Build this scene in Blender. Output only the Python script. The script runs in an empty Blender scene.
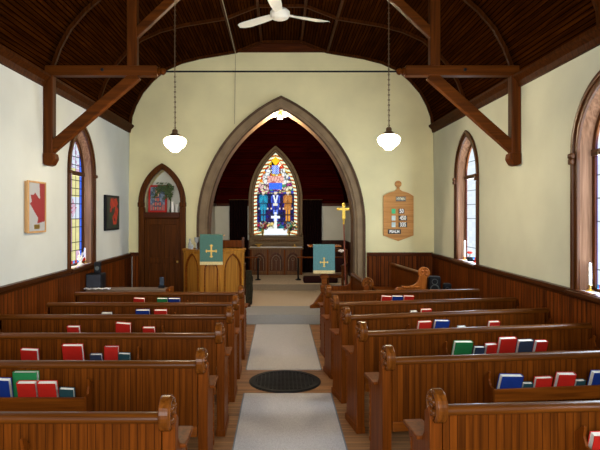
import bpy, bmesh, math, random
from mathutils import Vector, Matrix
from mathutils.geometry import tessellate_polygon
random.seed(7)
SC = bpy.context.scene
COL = SC.collection
PI = math.pi

# ------------------------------------------------------------------ camera, light, exposure
cam_d = bpy.data.cameras.new('camera')
cam_d.sensor_width = 36.0
cam_d.lens = 540 / 600 * 36.0
cam_d.shift_x = 20 / 600
cam_d.shift_y = -11 / 600
cam_d.clip_start = 0.05
cam = bpy.data.objects.new('camera', cam_d)
cam.location = (0, 0, 1.87)
cam.rotation_euler = (PI / 2, 0, 0)
COL.objects.link(cam)
SC.camera = cam

world = bpy.data.worlds.new('daylight')
SC.world = world
world.use_nodes = True
wn = world.node_tree.nodes
wn['Background'].inputs[0].default_value = (0.86, 0.93, 1.0, 1)
wn['Background'].inputs[1].default_value = 0.6

SC.view_settings.view_transform = 'Standard'
SC.view_settings.look = 'None'
SC.view_settings.gamma = 1.0
SC.view_settings.use_curve_mapping = False
SC.view_settings.exposure = 0.97


def area_light(name, loc, rot, sx, sy, radiance, color):
    d = bpy.data.lights.new(name, 'AREA')
    d.shape = 'RECTANGLE'
    d.size, d.size_y = sx, sy
    d.energy = radiance * PI * sx * sy
    d.color = color
    o = bpy.data.objects.new(name, d)
    o.location = loc
    o.rotation_euler = rot
    COL.objects.link(o)
    return o


XL, XR = -2.83, 2.88
WT = 0.13                      # side wall thickness at the windows
WIN_L = [7.70, 4.20, 0.75]
WIN_R = [8.33, 4.78, 1.30]
RAD_R, RAD_L = 10.0, 3.4
for y in WIN_R:
    area_light('daylight_right', (XR + WT + 0.25, y + .3, 2.15), (0, PI / 2, 0), 2.7, 2.9, RAD_R, (0.82, 0.92, 1.0))
for y in WIN_L:
    area_light('daylight_left', (XL - WT - 0.25, y + .3, 2.15), (0, -PI / 2, 0), 2.7, 2.9, RAD_L, (0.86, 0.94, 1.0))
area_light('daylight_chancel', (-0.1, 15.2, 2.5), (-PI / 2, 0, 0), 2.4, 3.2, .55, (1, 1, 1))
# added fill light behind the camera
area_light('rear_fill', (0.0, -2.2, 2.7), (PI / 2, 0, 0), 4.4, 3.2, 4.2, (1.0, 0.97, 0.94))


# ------------------------------------------------------------------ helpers
def lin(h):
    h = h.lstrip('#')
    c = [int(h[i:i + 2], 16) / 255 for i in (0, 2, 4)]
    return tuple(((x + .055) / 1.055) ** 2.4 if x > .04045 else x / 12.92 for x in c)


class NT:
    def __init__(s, name):
        s.m = bpy.data.materials.new(name)
        s.m.use_nodes = True
        s.t = s.m.node_tree
        s.b = s.t.nodes['Principled BSDF']
        s.out = s.t.nodes['Material Output']

    def n(s, kind, **kw):
        nd = s.t.nodes.new(kind)
        for k, v in kw.items():
            setattr(nd, k, v)
        return nd

    def l(s, a, b):
        s.t.links.new(a, b)

    def math(s, op, a, b=None):
        nd = s.n('ShaderNodeMath', operation=op)
        for i, v in enumerate((a, b)):
            if v is None:
                continue
            if isinstance(v, (int, float)):
                nd.inputs[i].default_value = v
            else:
                s.l(v, nd.inputs[i])
        return nd.outputs[0]

    def mix(s, fac, a, b, blend='MIX'):
        nd = s.n('ShaderNodeMix', data_type='RGBA', blend_type=blend)
        for i, v in ((0, fac), (6, a), (7, b)):
            if isinstance(v, (int, float)):
                nd.inputs[i].default_value = v
            elif isinstance(v, tuple):
                nd.inputs[i].default_value = (*v[:3], 1)
            else:
                s.l(v, nd.inputs[i])
        return nd.outputs[2]


def plain(name, color, rough=0.5, spec=.35, metal=0.0, noise=0.08, scale=12, emit=0.0, ecol=None, coat=0.0, bump=0.0, coords='Object'):
    """procedural surface: base colour with a soft noise variation and an optional bump"""
    t = NT(name)
    tc = t.n('ShaderNodeTexCoord')
    nz = t.n('ShaderNodeTexNoise')
    nz.inputs['Scale'].default_value = scale
    nz.inputs['Detail'].default_value = 4
    t.l(tc.outputs[coords], nz.inputs['Vector'])
    dark = tuple(c * (1 - noise * 2.2) for c in color)
    lite = tuple(min(1, c * (1 + noise * 1.6)) for c in color)
    mr = t.n('ShaderNodeMapRange')
    mr.inputs[1].default_value = .3
    mr.inputs[2].default_value = .7
    t.l(nz.outputs['Fac'], mr.inputs[0])
    t.l(t.mix(mr.outputs[0], dark, lite), t.b.inputs['Base Color'])
    t.b.inputs['Roughness'].default_value = rough
    t.b.inputs['Metallic'].default_value = metal
    t.b.inputs['Specular IOR Level'].default_value = spec
    t.b.inputs['Coat Weight'].default_value = coat
    if emit:
        t.b.inputs['Emission Color'].default_value = (*(ecol or color), 1)
        t.b.inputs['Emission Strength'].default_value = emit
    if bump:
        bp = t.n('ShaderNodeBump')
        bp.inputs['Strength'].default_value = bump
        bp.inputs['Distance'].default_value = .01
        t.l(nz.outputs['Fac'], bp.inputs['Height'])
        t.l(bp.outputs[0], t.b.inputs['Normal'])
    return t.m


def wood(name, dark, lite, board=None, width=.08, grain=2, rough=.35, vary=.35, coords='Object', groove=.05, gcol=.25, spec=.22, gscale=1.0, coat=0.0, deep=True):
    """wood with grain running along axis `grain`; boards split along axis `board` every `width` metres"""
    if deep:
        dark = (dark[0] * .78, dark[1] * .60, dark[2] * .22)
        lite = (lite[0] * .78, lite[1] * .60, lite[2] * .22)
    t = NT(name)
    tc = t.n('ShaderNodeTexCoord')
    src = tc.outputs[coords]
    mp = t.n('ShaderNodeMapping')
    sc = [38 * gscale] * 3
    sc[grain] = 1.6 * gscale
    mp.inputs['Scale'].default_value = sc
    t.l(src, mp.inputs['Vector'])
    nz = t.n('ShaderNodeTexNoise')
    nz.inputs['Scale'].default_value = 1
    nz.inputs['Detail'].default_value = 5
    nz.inputs['Distortion'].default_value = .6
    t.l(mp.outputs[0], nz.inputs['Vector'])
    mr = t.n('ShaderNodeMapRange')
    mr.inputs[1].default_value = .32
    mr.inputs[2].default_value = .68
    t.l(nz.outputs['Fac'], mr.inputs[0])
    col = t.mix(mr.outputs[0], dark, lite)
    if board is not None:
        sp = t.n('ShaderNodeSeparateXYZ')
        t.l(src, sp.inputs[0])
        k = t.math('DIVIDE', sp.outputs[board], width)
        fl = t.math('FLOOR', k)
        wh = t.n('ShaderNodeTexWhiteNoise', noise_dimensions='1D')
        t.l(t.math('ADD', fl, .37), wh.inputs['W'])
        v = t.math('ADD', t.math('MULTIPLY', wh.outputs[0], vary), 1 - vary * .6)
        cmb = t.n('ShaderNodeCombineXYZ')
        for i in range(3):
            t.l(v, cmb.inputs[i])
        col = t.mix(1.0, col, cmb.outputs[0], 'MULTIPLY')
        fr = t.math('ABSOLUTE', t.math('SUBTRACT', t.math('FRACT', k), .5))
        gr = t.math('GREATER_THAN', fr, .5 - groove)
        col = t.mix(gr, col, tuple(c * gcol for c in dark))
        bp = t.n('ShaderNodeBump', invert=True)
        bp.inputs['Strength'].default_value = .5
        bp.inputs['Distance'].default_value = .004
        t.l(gr, bp.inputs['Height'])
        t.l(bp.outputs[0], t.b.inputs['Normal'])
    t.l(col, t.b.inputs['Base Color'])
    t.b.inputs['Roughness'].default_value = rough
    t.b.inputs['Specular IOR Level'].default_value = spec * .6
    t.b.inputs['Coat Weight'].default_value = coat
    t.b.inputs['Coat Roughness'].default_value = .15
    return t.m


def painted(name, rough=.5, scale=1.0):
    """colours come from the painted pattern of the thing itself (colour attribute)"""
    t = NT(name)
    a = t.n('ShaderNodeAttribute', attribute_name='pattern')
    t.l(a.outputs['Color'], t.b.inputs['Base Color'])
    t.b.inputs['Roughness'].default_value = rough
    return t.m


def stained(name):
    t = NT(name)
    a = t.n('ShaderNodeAttribute', attribute_name='pattern')
    tr = t.n('ShaderNodeBsdfTransparent')
    t.l(a.outputs['Color'], tr.inputs[0])
    gl = t.n('ShaderNodeBsdfGlossy')
    gl.inputs['Roughness'].default_value = .03
    mx = t.n('ShaderNodeMixShader')
    mx.inputs[0].default_value = .002
    t.l(tr.outputs[0], mx.inputs[1])
    t.l(gl.outputs[0], mx.inputs[2])
    t.l(mx.outputs[0], t.out.inputs['Surface'])
    t.t.nodes.remove(t.b)
    return t.m


class MB:
    """collects shapes and links them as one mesh object"""

    def __init__(s):
        s.v, s.f, s.uv = [], [], []

    def add(s, verts, faces, uvs=None):
        b = len(s.v)
        s.v += [tuple(p) for p in verts]
        s.f += [tuple(b + i for i in f) for f in faces]
        return s

    def box(s, x0, x1, y0, y1, z0, z1, rot=0.0, piv=None):
        vs = [Vector((x, y, z)) for x in (x0, x1) for y in (y0, y1) for z in (z0, z1)]
        fs = [(0, 1, 3, 2), (4, 6, 7, 5), (0, 4, 5, 1), (2, 3, 7, 6), (0, 2, 6, 4), (1, 5, 7, 3)]
        if rot:
            c = Vector(piv) if piv else Vector(((x0 + x1) / 2, (y0 + y1) / 2, 0))
            R = Matrix.Rotation(rot, 3, 'Z')
            vs = [R @ (v - c) + c for v in vs]
        return s.add(vs, fs)

    def hexa(s, bottom, top):
        """eight corners: four bottom, four top"""
        n = len(bottom)
        fs = [tuple(range(n))[::-1], tuple(range(n, 2 * n))]
        fs += [(i, (i + 1) % n, n + (i + 1) % n, n + i) for i in range(n)]
        return s.add(list(bottom) + list(top), fs)

    def bar(s, p0, p1, w, h, up=(0, 0, 1)):
        p0, p1 = Vector(p0), Vector(p1)
        d = (p1 - p0).normalized()
        u = Vector(up)
        a = d.cross(u)
        if a.length < 1e-4:
            a = d.cross(Vector((1, 0, 0)))
        a.normalize()
        b = a.cross(d).normalized()
        q = [(-1, -1), (1, -1), (1, 1), (-1, 1)]
        return s.hexa([p0 + a * i * w / 2 + b * j * h / 2 for i, j in q], [p1 + a * i * w / 2 + b * j * h / 2 for i, j in q])

    def tube(s, pts, r, seg=8, cap=True):
        pts = [Vector(p) for p in pts]
        rs = r if isinstance(r, (list, tuple)) else [r] * len(pts)
        vs, fs = [], []
        for i, p in enumerate(pts):
            d = (pts[min(i + 1, len(pts) - 1)] - pts[max(i - 1, 0)]).normalized()
            u = Vector((0, 0, 1)) if abs(d.z) < .95 else Vector((1, 0, 0))
            a = d.cross(u).normalized()
            b = a.cross(d)
            for k in range(seg):
                t = 2 * PI * k / seg
                vs.append(p + (a * math.cos(t) + b * math.sin(t)) * rs[i])
        for i in range(len(pts) - 1):
            for k in range(seg):
                k2 = (k + 1) % seg
                fs.append((i * seg + k, i * seg + k2, (i + 1) * seg + k2, (i + 1) * seg + k))
        if cap:
            fs.append(tuple(range(seg))[::-1])
            fs.append(tuple(range((len(pts) - 1) * seg, len(pts) * seg)))
        return s.add(vs, fs)

    def lathe(s, prof, c=(0, 0, 0), seg=24, axis='z'):
        """prof: (radius, height) list"""
        c = Vector(c)
        vs, fs = [], []
        for r, h in prof:
            for k in range(seg):
                t = 2 * PI * k / seg
                x, y = r * math.cos(t), r * math.sin(t)
                p = {'z': (x, y, h), 'x': (h, x, y), 'y': (x, h, y)}[axis]
                vs.append(c + Vector(p))
        n = len(prof)
        for i in range(n - 1):
            for k in range(seg):
                k2 = (k + 1) % seg
                fs.append((i * seg + k, i * seg + k2, (i + 1) * seg + k2, (i + 1) * seg + k))
        if prof[0][0] > 1e-5:
            fs.append(tuple(range(seg))[::-1])
        if prof[-1][0] > 1e-5:
            fs.append(tuple(range((n - 1) * seg, n * seg)))
        return s.add(vs, fs)

    def ball(s, c, r, seg=12, sz=1.0):
        pr = [(r * math.sin(PI * i / 8), -r * sz * math.cos(PI * i / 8)) for i in range(9)]
        pr[0] = (0, -r * sz)
        pr[-1] = (0, r * sz)
        return s.lathe(pr, c, seg)

    def ring(s, c, R, r, axis='z', seg=24, ss=6, a0=0, a1=2 * PI, elong=1.0, rot=None):
        """torus (or an arc of it)"""
        full = abs(a1 - a0 - 2 * PI) < 1e-6
        n = seg if full else seg + 1
        vs, fs = [], []
        for i in range(n):
            t = a0 + (a1 - a0) * i / seg
            for k in range(ss):
                u = 2 * PI * k / ss
                rr = R + r * math.cos(u)
                p = [rr * math.cos(t), rr * math.sin(t) * elong, r * math.sin(u)]
                q = {'z': (p[0], p[1], p[2]), 'x': (p[2], p[0], p[1]), 'y': (p[0], p[2], p[1])}[axis]
                vs.append(Vector(c) + Vector(q))
        for i in range(n if full else n - 1):
            for k in range(ss):
                i2, k2 = (i + 1) % n, (k + 1) % ss
                fs.append((i * ss + k, i2 * ss + k, i2 * ss + k2, i * ss + k2))
        return s.add(vs, fs)

    def ext(s, loops, axis, a0, a1):
        """flat outline (with holes) extruded between a0 and a1 along an axis"""
        mp = {'x': lambda p, a: (a, p[0], p[1]), 'y': lambda p, a: (p[0], a, p[1]), 'z': lambda p, a: (p[0], p[1], a)}[axis]
        if not isinstance(loops[0][0], (tuple, list)):
            loops = [loops]
        flat = [p for lp in loops for p in lp]
        tris = tessellate_polygon([[Vector((p[0], p[1], 0)) for p in lp] for lp in loops])
        n = len(flat)
        vs = [mp(p, a0) for p in flat] + [mp(p, a1) for p in flat]
        fs = [tuple(t) for t in tris] + [tuple(n + i for i in t[::-1]) for t in tris]
        o = 0
        for lp in loops:
            m = len(lp)
            fs += [(o + i, o + (i + 1) % m, n + o + (i + 1) % m, n + o + i) for i in range(m)]
            o += m
        return s.add(vs, fs)

    def move(s, M):
        s.v = [tuple(M @ Vector(p)) for p in s.v]
        return s

    def join(s, other):
        return s.add(other.v, other.f)

    def build(s, name, mat, parent=None, bevel=0, smooth=False, label=None, seg=2, weld=True):
        me = bpy.data.meshes.new(name)
        me.from_pydata(s.v, [], s.f)
        bm = bmesh.new()
        bm.from_mesh(me)
        bmesh.ops.recalc_face_normals(bm, faces=bm.faces)
        bm.to_mesh(me)
        bm.free()
        me.materials.append(mat)
        if smooth:
            me.polygons.foreach_set('use_smooth', [True] * len(me.polygons))
            try:
                me.set_sharp_from_angle(angle=math.radians(40))
            except Exception:
                pass
        o = bpy.data.objects.new(name, me)
        COL.objects.link(o)
        if parent:
            o.parent = parent
        if bevel:
            md = o.modifiers.new('bevel', 'BEVEL')
            md.width = bevel
            md.segments = seg
            md.limit_method = 'ANGLE'
            md.angle_limit = math.radians(40)
        if label:
            o['label'] = label
        return o


def thing(name, label, cat, loc=(0, 0, 0), rz=0.0, group=None):
    o = bpy.data.objects.new(name, None)
    o.empty_display_size = .1
    o.location = loc
    o.rotation_euler = (0, 0, rz)
    COL.objects.link(o)
    o['label'] = label
    o['category'] = cat
    if group:
        o['group'] = group
    return o


def tag(o, label, cat, group=None):
    o['label'] = label
    o['category'] = cat
    if group:
        o['group'] = group
    return o


def struct(o):
    o['kind'] = 'structure'
    return o


def sempty(name):
    o = bpy.data.objects.new(name, None)
    COL.objects.link(o)
    o['kind'] = 'structure'
    return o


def inpoly(p, poly):
    x, y = p
    c = False
    n = len(poly)
    for i in range(n):
        x1, y1 = poly[i]
        x2, y2 = poly[(i + 1) % n]
        if (y1 > y) != (y2 > y) and x < (x2 - x1) * (y - y1) / (y2 - y1) + x1:
            c = not c
    return c


def pattern_panel(name, x0, x1, z0, z1, nx, nz, fn, mat, place, parent=None, mask=None):
    """a flat coloured panel; fn(u, v) gives the pattern colour, place(x, z) puts a point in space"""
    vs = [place(x0 + (x1 - x0) * i / nx, z0 + (z1 - z0) * j / nz) for j in range(nz + 1) for i in range(nx + 1)]
    fs, cs = [], []
    for j in range(nz):
        for i in range(nx):
            u, v = (i + .5) / nx, (j + .5) / nz
            if mask and not mask(x0 + (x1 - x0) * u, z0 + (z1 - z0) * v):
                continue
            a = j * (nx + 1) + i
            fs.append((a, a + 1, a + nx + 2, a + nx + 1))
            cs.append(fn(u, v))
    me = bpy.data.meshes.new(name)
    me.from_pydata(vs, [], fs)
    at = me.color_attributes.new('pattern', 'FLOAT_COLOR', 'CORNER')
    flat = []
    for c in cs:
        flat += [c[0], c[1], c[2], 1.0] * 4
    at.data.foreach_set('color', flat)
    me.materials.append(mat)
    o = bpy.data.objects.new(name, me)
    COL.objects.link(o)
    if parent:
        o.parent = parent
    return o


def arc(cx, cz, R, t0, t1, n):
    return [(cx + R * math.cos(t0 + (t1 - t0) * i / n), cz + R * math.sin(t0 + (t1 - t0) * i / n)) for i in range(n + 1)]


def lancet(c, half, zb, spring, R0, half0, n=10):
    """pointed arch outline, bottom-left round over the apex to bottom-right; R0 is the radius of the arch of half width half0"""
    off = R0 - half0
    R = off + half
    ap = math.acos(off / R)
    left = [(c + off - R * math.cos(ap * i / n), spring + R * math.sin(ap * i / n)) for i in range(n + 1)]
    right = [(c - off + R * math.cos(ap * i / n), spring + R * math.sin(ap * i / n)) for i in range(n, -1, -1)]
    return [(c - half, zb)] + left + right[1:] + [(c + half, zb)]


def band(inner, outer):
    """open pointed band: outer outline there, inner outline back"""
    return outer + inner[::-1]

# ------------------------------------------------------------------ materials
PLASTER = plain('cream_plaster', (.72, .67, .40), rough=.9, spec=.1, noise=.035, scale=1.6, bump=.05)
PLASTER_R_DAYLIT = plain('right_plaster_daylight_tint', (.55, .575, .46), rough=.9, spec=.1, noise=.035, scale=1.6, bump=.05)  # same cream paint, cool light from the left windows mixed into its colour
PLASTER_L_DAYLIT = plain('left_plaster_daylight_tint', (.61, .645, .62), rough=.9, noise=.03, scale=1.6, bump=.05)  # same cream paint, whitened and cooled to carry the right windows' daylight
PLASTER_C = plain('chancel_plaster', (.62, .64, .58), rough=.9, noise=.03, scale=2)
WAIN_Y = wood('wainscot_side', (.065, .019, .006), (.20, .060, .018), board=1, width=.075, grain=2, rough=.45, vary=.5, groove=.07, spec=.1)
WAIN_X = wood('wainscot_front', (.065, .019, .006), (.19, .056, .017), board=0, width=.075, grain=2, rough=.45, vary=.5, groove=.07, spec=.1)
TRIM_Y = wood('dark_trim_side', (.035, .012, .005), (.08, .028, .012), grain=1, rough=.35)
TRIM_X = wood('dark_trim_front', (.045, .012, .005), (.10, .03, .012), grain=0, rough=.3)
TRIM_Z = wood('dark_trim_upright', (.05, .018, .006), (.125, .046, .014), grain=2, rough=.4, spec=.1)
TRUSS = wood('truss_timber', (.060, .020, .005), (.135, .045, .012), grain=0, rough=.45, gscale=.5, spec=.1)
TRUSS_Z = wood('truss_timber_upright', (.058, .019, .005), (.13, .042, .012), grain=2, rough=.45, gscale=.5, spec=.1)
CEIL = wood('ceiling_boards', (.017, .0055, .0018), (.050, .018, .006), board=0, width=.05, grain=1, rough=.7, coords='UV', vary=.5, groove=.10, gcol=.2, spec=.0)
RIB = wood('ceiling_rib_wood', (.03, .010, .003), (.075, .025, .008), grain=2, rough=.5, spec=.05)
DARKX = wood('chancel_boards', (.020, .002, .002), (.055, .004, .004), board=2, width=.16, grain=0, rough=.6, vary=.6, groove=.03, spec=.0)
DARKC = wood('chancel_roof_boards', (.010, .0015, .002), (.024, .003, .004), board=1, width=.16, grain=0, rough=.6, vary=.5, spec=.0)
DARKP = wood('chancel_low_boards', (.03, .008, .004), (.07, .02, .008), board=0, width=.1, grain=2, rough=.4)
ARCHP = plain('arch_brown_paint', (.22, .155, .09), rough=.6, spec=.12, noise=.08, scale=6)
ARCHD = plain('arch_dark_paint', (.085, .05, .028), rough=.6, spec=.12, noise=.1, scale=6)
WFRAME = wood('window_casing_wood', (.045, .018, .007), (.11, .042, .017), grain=2, rough=.3)
WJAMB = wood('window_jamb_wood', (.15, .075, .042), (.34, .19, .115), grain=2, rough=.3, deep=False)
PEW = wood('pew_boards', (.075, .024, .006), (.175, .056, .013), board=0, width=.042, grain=2, rough=.42, vary=.34, groove=.06, gcol=.72, spec=.08)
PEWCAP = wood('pew_rail_wood', (.07, .025, .006), (.16, .060, .014), grain=0, rough=.36, gscale=.8, coat=.12)
PEWEND = wood('pew_end_wood', (.10, .030, .007), (.22, .070, .017), grain=2, rough=.42, spec=.1)
PEWSEAT = wood('pew_seat_wood', (.12, .038, .009), (.27, .095, .024), grain=0, rough=.3, coat=.05)
SCROLL = wood('pew_scroll_wood', (.09, .032, .010), (.21, .082, .028), grain=2, rough=.25, coat=.15)
FLOOR = wood('floor_strips', (.18, .080, .030), (.36, .18, .075), board=1, width=.055, grain=0, rough=.4, vary=.4, groove=.03, deep=False)
CARPET = plain('grey_carpet', (.47, .455, .455), rough=.95, spec=.05, noise=.13, scale=160, bump=.4)
CARPET_E = plain('runner_edging', (.16, .18, .20), rough=.9, noise=.1, scale=100)
CARPET_P = plain('platform_carpet', (.50, .41, .31), rough=.95, spec=.05, noise=.12, scale=140, bump=.4)
CARPET_R = plain('riser_carpet', (.30, .30, .295), rough=.95, spec=.05, noise=.12, scale=140, bump=.4)
IRON = plain('black_iron', (.010, .010, .011), rough=.6, spec=.15, metal=.3)
BLACK = plain('black_plastic', (.008, .009, .012), spec=.12, rough=.45)
GREYCONE = plain('grey_speaker_cloth', (.09, .11, .115), spec=.1, rough=.6)
BRASS = plain('brass', (.75, .50, .12), rough=.28, metal=.9)
GOLD = plain('gilt', (.85, .62, .10), rough=.35, metal=.35)
BRONZE = plain('dark_bronze', (.10, .055, .025), rough=.4, metal=.5)
WHITE = plain('white_enamel', (.80, .78, .68), rough=.35, noise=.02)
WHITEC = plain('white_linen', (.80, .80, .82), rough=.85, noise=.04)
WAX = plain('white_wax', (.85, .83, .78), rough=.4, noise=.01)
TEAL = plain('teal_cloth', (.075, .185, .15), rough=.85, noise=.12, scale=60)
TEALB = plain('blue_teal_cloth', (.095, .235, .25), rough=.85, noise=.12, scale=60)
FRINGE = plain('gold_fringe', (.72, .60, .30), rough=.8, noise=.15, scale=120)
GOLDTHREAD = plain('gold_thread', (.80, .55, .14), rough=.6, noise=.1, scale=90)
PULPIT = wood('golden_oak', (.24, .095, .012), (.48, .215, .028), grain=2, rough=.3, gscale=.7, deep=False)
PULPITD = wood('golden_oak_recess', (.21, .08, .011), (.42, .185, .025), grain=2, rough=.35, gscale=.7, deep=False)
STALL = wood('orange_stall_wood', (.22, .06, .010), (.42, .14, .028), grain=2, rough=.25, coat=.1, deep=False)
DCHAIR = wood('dark_chair_wood', (.05, .02, .008), (.14, .05, .018), grain=2, rough=.3)
BOARD = wood('hymn_board_wood', (.38, .17, .045), (.58, .29, .09), board=1, width=.135, grain=0, rough=.45, vary=.15, groove=.03, gcol=.5, gscale=.6, deep=False)
MAPLE = wood('pale_frame_wood', (.45, .25, .10), (.62, .38, .17), grain=2, rough=.45, deep=False)
PAINTED = painted('painted_canvas', .55)
GLASSP = stained('stained_glass')
CLEARG = plain('clear_glassware', (.75, .82, .85), rough=.08, noise=.01)
CLEARG.node_tree.nodes['Principled BSDF'].inputs['Transmission Weight'].default_value = .6
LEAD = plain('lead_came', (.02, .02, .02), rough=.6)
CARPET_DK = plain('dark_red_cushion', (.022, .006, .006), spec=.1, rough=.8)
DKGREEN = plain('dark_green_cloth', (.028, .023, .013), spec=.05, rough=.9, noise=.25, scale=25)
LEAFM = plain('leaf_green', (.05, .085, .022), rough=.6, noise=.2, scale=40)
RETABLE = wood('carved_grey_oak', (.09, .055, .025), (.22, .15, .075), grain=0, rough=.45, gscale=1.5, deep=False)
ALTARW = wood('altar_oak', (.065, .028, .009), (.17, .075, .022), grain=2, rough=.4, deep=False)

RED = plain('red_book_cloth', (.42, .016, .010), spec=.15, rough=.5, noise=.06)
BLUE = plain('blue_book_cloth', (.008, .030, .19), spec=.15, rough=.5, noise=.06)
GREEN = plain('green_book_cloth', (.015, .16, .05), spec=.15, rough=.5, noise=.06)
NAVY = plain('navy_book_cloth', (.025, .04, .08), rough=.5, noise=.06)
DTEAL = plain('dark_teal_book_cloth', (.015, .055, .065), rough=.5, noise=.06)
GREYB = plain('grey_book_cloth', (.3, .3, .3), rough=.5, noise=.06)
PAGES = plain('book_pages', (.78, .76, .68), rough=.8, noise=.03, scale=200)

# ------------------------------------------------------------------ room shell
EAVE = 3.49
CX = .025
HALF = [(2.84, 0), (2.82, .20), (2.74, .42), (2.61, .66), (2.42, .88), (2.19, 1.08), (1.88, 1.22), (1.53, 1.31), (.86, 1.42), (.37, 1.61)]
YB = 10.1            # nave's front wall (with the chancel arch)
Y0 = -2.2
prof = [(CX - x, EAVE + h) for x, h in HALF] + [(CX + x, EAVE + h) for x, h in HALF[::-1]]

# floor
m = MB().box(-3.2, 3.2, Y0, YB + .4, -.12, 0)
struct(m.build('floor', FLOOR))

# choir platform and sanctuary step, carpeted
m = MB().box(XL, 1.25, 9.15, 12.03, 0.001, .165)
pl = struct(m.build('floor_choir_platform', CARPET_P, bevel=.012))
m = MB().box(XL + .01, 1.262, 9.12, 9.30, 0.0015, .163)
m.box(XL + .01, 1.262, 9.12, 9.98, .150, .172)
m.build('riser_carpet', CARPET_R, pl, bevel=.01)
m = MB().box(-1.75, 1.75, 12.03, 14.6, 0.001, .31)
pl = struct(m.build('floor_sanctuary', CARPET_P, bevel=.012))
m = MB().box(-1.745, 1.745, 12.005, 12.06, .166, .305)
m.build('riser_carpet', plain('brown_riser_carpet', (.24, .20, .15), rough=.95, spec=.05, noise=.12, scale=140), pl)
m = MB().box(1.45, XR, 7.72, YB, 0.001, .115)
struct(m.build('floor_stall_platform', CARPET_R))

# side walls with pointed window openings (half width .43 at the wall face)
WR0, WH0 = .722, .51      # casing arch radius and half width
WSP, WZB = 2.46, 1.12


def win_outline(c, half, zb=WZB, n=12):
    return lancet(c, half, zb, WSP, WR0, WH0, n)


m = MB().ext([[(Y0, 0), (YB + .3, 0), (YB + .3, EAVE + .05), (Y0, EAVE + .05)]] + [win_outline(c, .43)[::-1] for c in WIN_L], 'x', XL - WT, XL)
struct(m.build('wall_left', PLASTER_L_DAYLIT))
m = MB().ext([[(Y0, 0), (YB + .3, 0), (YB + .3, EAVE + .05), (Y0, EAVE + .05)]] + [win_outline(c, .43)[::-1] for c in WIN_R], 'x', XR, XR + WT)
struct(m.build('wall_right', PLASTER_R_DAYLIT))

# front wall with the chancel arch and the little door arch
ARC_C, ARC_SP = .02, 1.66
AR_OFF = 1.065


def chancel_arch(delta, zb=0.0, n=18):
    """pointed arch whose radius is 2.636 - delta"""
    R = 2.636 - delta
    return lancet(ARC_C, R - AR_OFF, zb, ARC_SP, 2.636, 2.636 - AR_OFF, n)


DC, DSP, DR0, DH0 = -2.197, 2.08, .842, .44


def door_arch(half, zb, n=10):
    return lancet(DC, half, zb, DSP, DR0, DH0, n)


top = [(x, z) for x, z in prof if z <= EAVE + 1.32 and x < 0]
topr = [(x, z) for x, z in prof if z <= EAVE + 1.32 and x > 0]
outer = [(XL - .02, 0)] + top + [(CX - .86, EAVE + 1.40), (CX + .86, EAVE + 1.40)] + topr + [(XR + .02, 0)]
outer = [(XL - .02, 0)] + [p for p in outer[1:-1]] + [(XR + .02, 0)]
arch_hole = chancel_arch(.10, .001)
m = MB().ext([outer, [(p[0], max(p[1], .0005)) for p in arch_hole][::-1], door_arch(.34, .166)[::-1]], 'y', YB, YB + .34)
struct(m.build('wall_front', PLASTER))
gp = [(CX - 1.0, EAVE + 1.38), (CX - .37, EAVE + 1.60), (CX + .37, EAVE + 1.60), (CX + 1.0, EAVE + 1.38)]
m = MB().ext(gp, 'y', YB + .03, YB + .2)
struct(m.build('wall_front_gable_board', TRIM_X))

# ceiling, boards running the length of the nave
vs, fs, uvs = [], [], []
acc = 0
t_ = .05
for k in range(len(prof) - 1):
    (xa, za), (xb, zb) = prof[k], prof[k + 1]
    L = math.hypot(xb - xa, zb - za)
    nx_, nz_ = -(zb - za) / L, (xb - xa) / L
    b = len(vs)
    vs += [(xa, Y0, za), (xb, Y0, zb), (xb, YB + .2, zb), (xa, YB + .2, za),
           (xa + nx_ * t_, Y0, za + nz_ * t_), (xb + nx_ * t_, Y0, zb + nz_ * t_), (xb + nx_ * t_, YB + .2, zb + nz_ * t_), (xa + nx_ * t_, YB + .2, za + nz_ * t_)]
    fs += [(b, b + 1, b + 2, b + 3), (b + 4, b + 7, b + 6, b + 5)]
    for _ in range(2):
        uvs.append([(acc, 0), (acc + L, 0), (acc + L, 12), (acc, 12)] if _ == 0 else [(acc, 0), (acc, 12), (acc + L, 12), (acc + L, 0)])
    acc += L
me = bpy.data.meshes.new('ceiling')
me.from_pydata(vs, [], fs)
uvl = me.uv_layers.new(name='UVMap')
i = 0
for f in uvs:
    for p in f:
        uvl.data[i].uv = p
        i += 1
me.materials.append(CEIL)
ce = bpy.data.objects.new('ceiling', me)
COL.objects.link(ce)
struct(ce)

# ribs across the vault
n_trim = 1


def rib(y, w=.045, d=.045):
    global n_trim
    inner = []
    for k, (x, z) in enumerate(prof):
        # inward normal approximated towards the room's middle
        a = prof[max(k - 1, 0)]
        b = prof[min(k + 1, len(prof) - 1)]
        L = math.hypot(b[0] - a[0], b[1] - a[1])
        nx_, nz_ = (b[1] - a[1]) / L, -(b[0] - a[0]) / L
        inner.append((x + nx_ * d, z + nz_ * d))
    m = MB()
    for k in range(len(prof) - 1):
        q = [prof[k], prof[k + 1], inner[k + 1], inner[k]]
        m.hexa([(p[0], y - w / 2, p[1]) for p in q], [(p[0], y + w / 2, p[1]) for p in q])
    o = struct(m.build('trim_%d' % n_trim, RIB))
    n_trim += 1
    return o


for y in (10.06, 8.33, 6.60, 4.78, 3.0, 1.2):
    rib(y)
# crease battens along the flat apex
for x, z in ((CX - .37, EAVE + 1.60), (CX + .37, EAVE + 1.60), (CX - .86, EAVE + 1.415), (CX + .86, EAVE + 1.415)):
    m = MB().box(x - .02, x + .02, Y0, YB, z - .03, z + .012)
    struct(m.build('trim_%d' % n_trim, RIB))
    n_trim += 1
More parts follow.
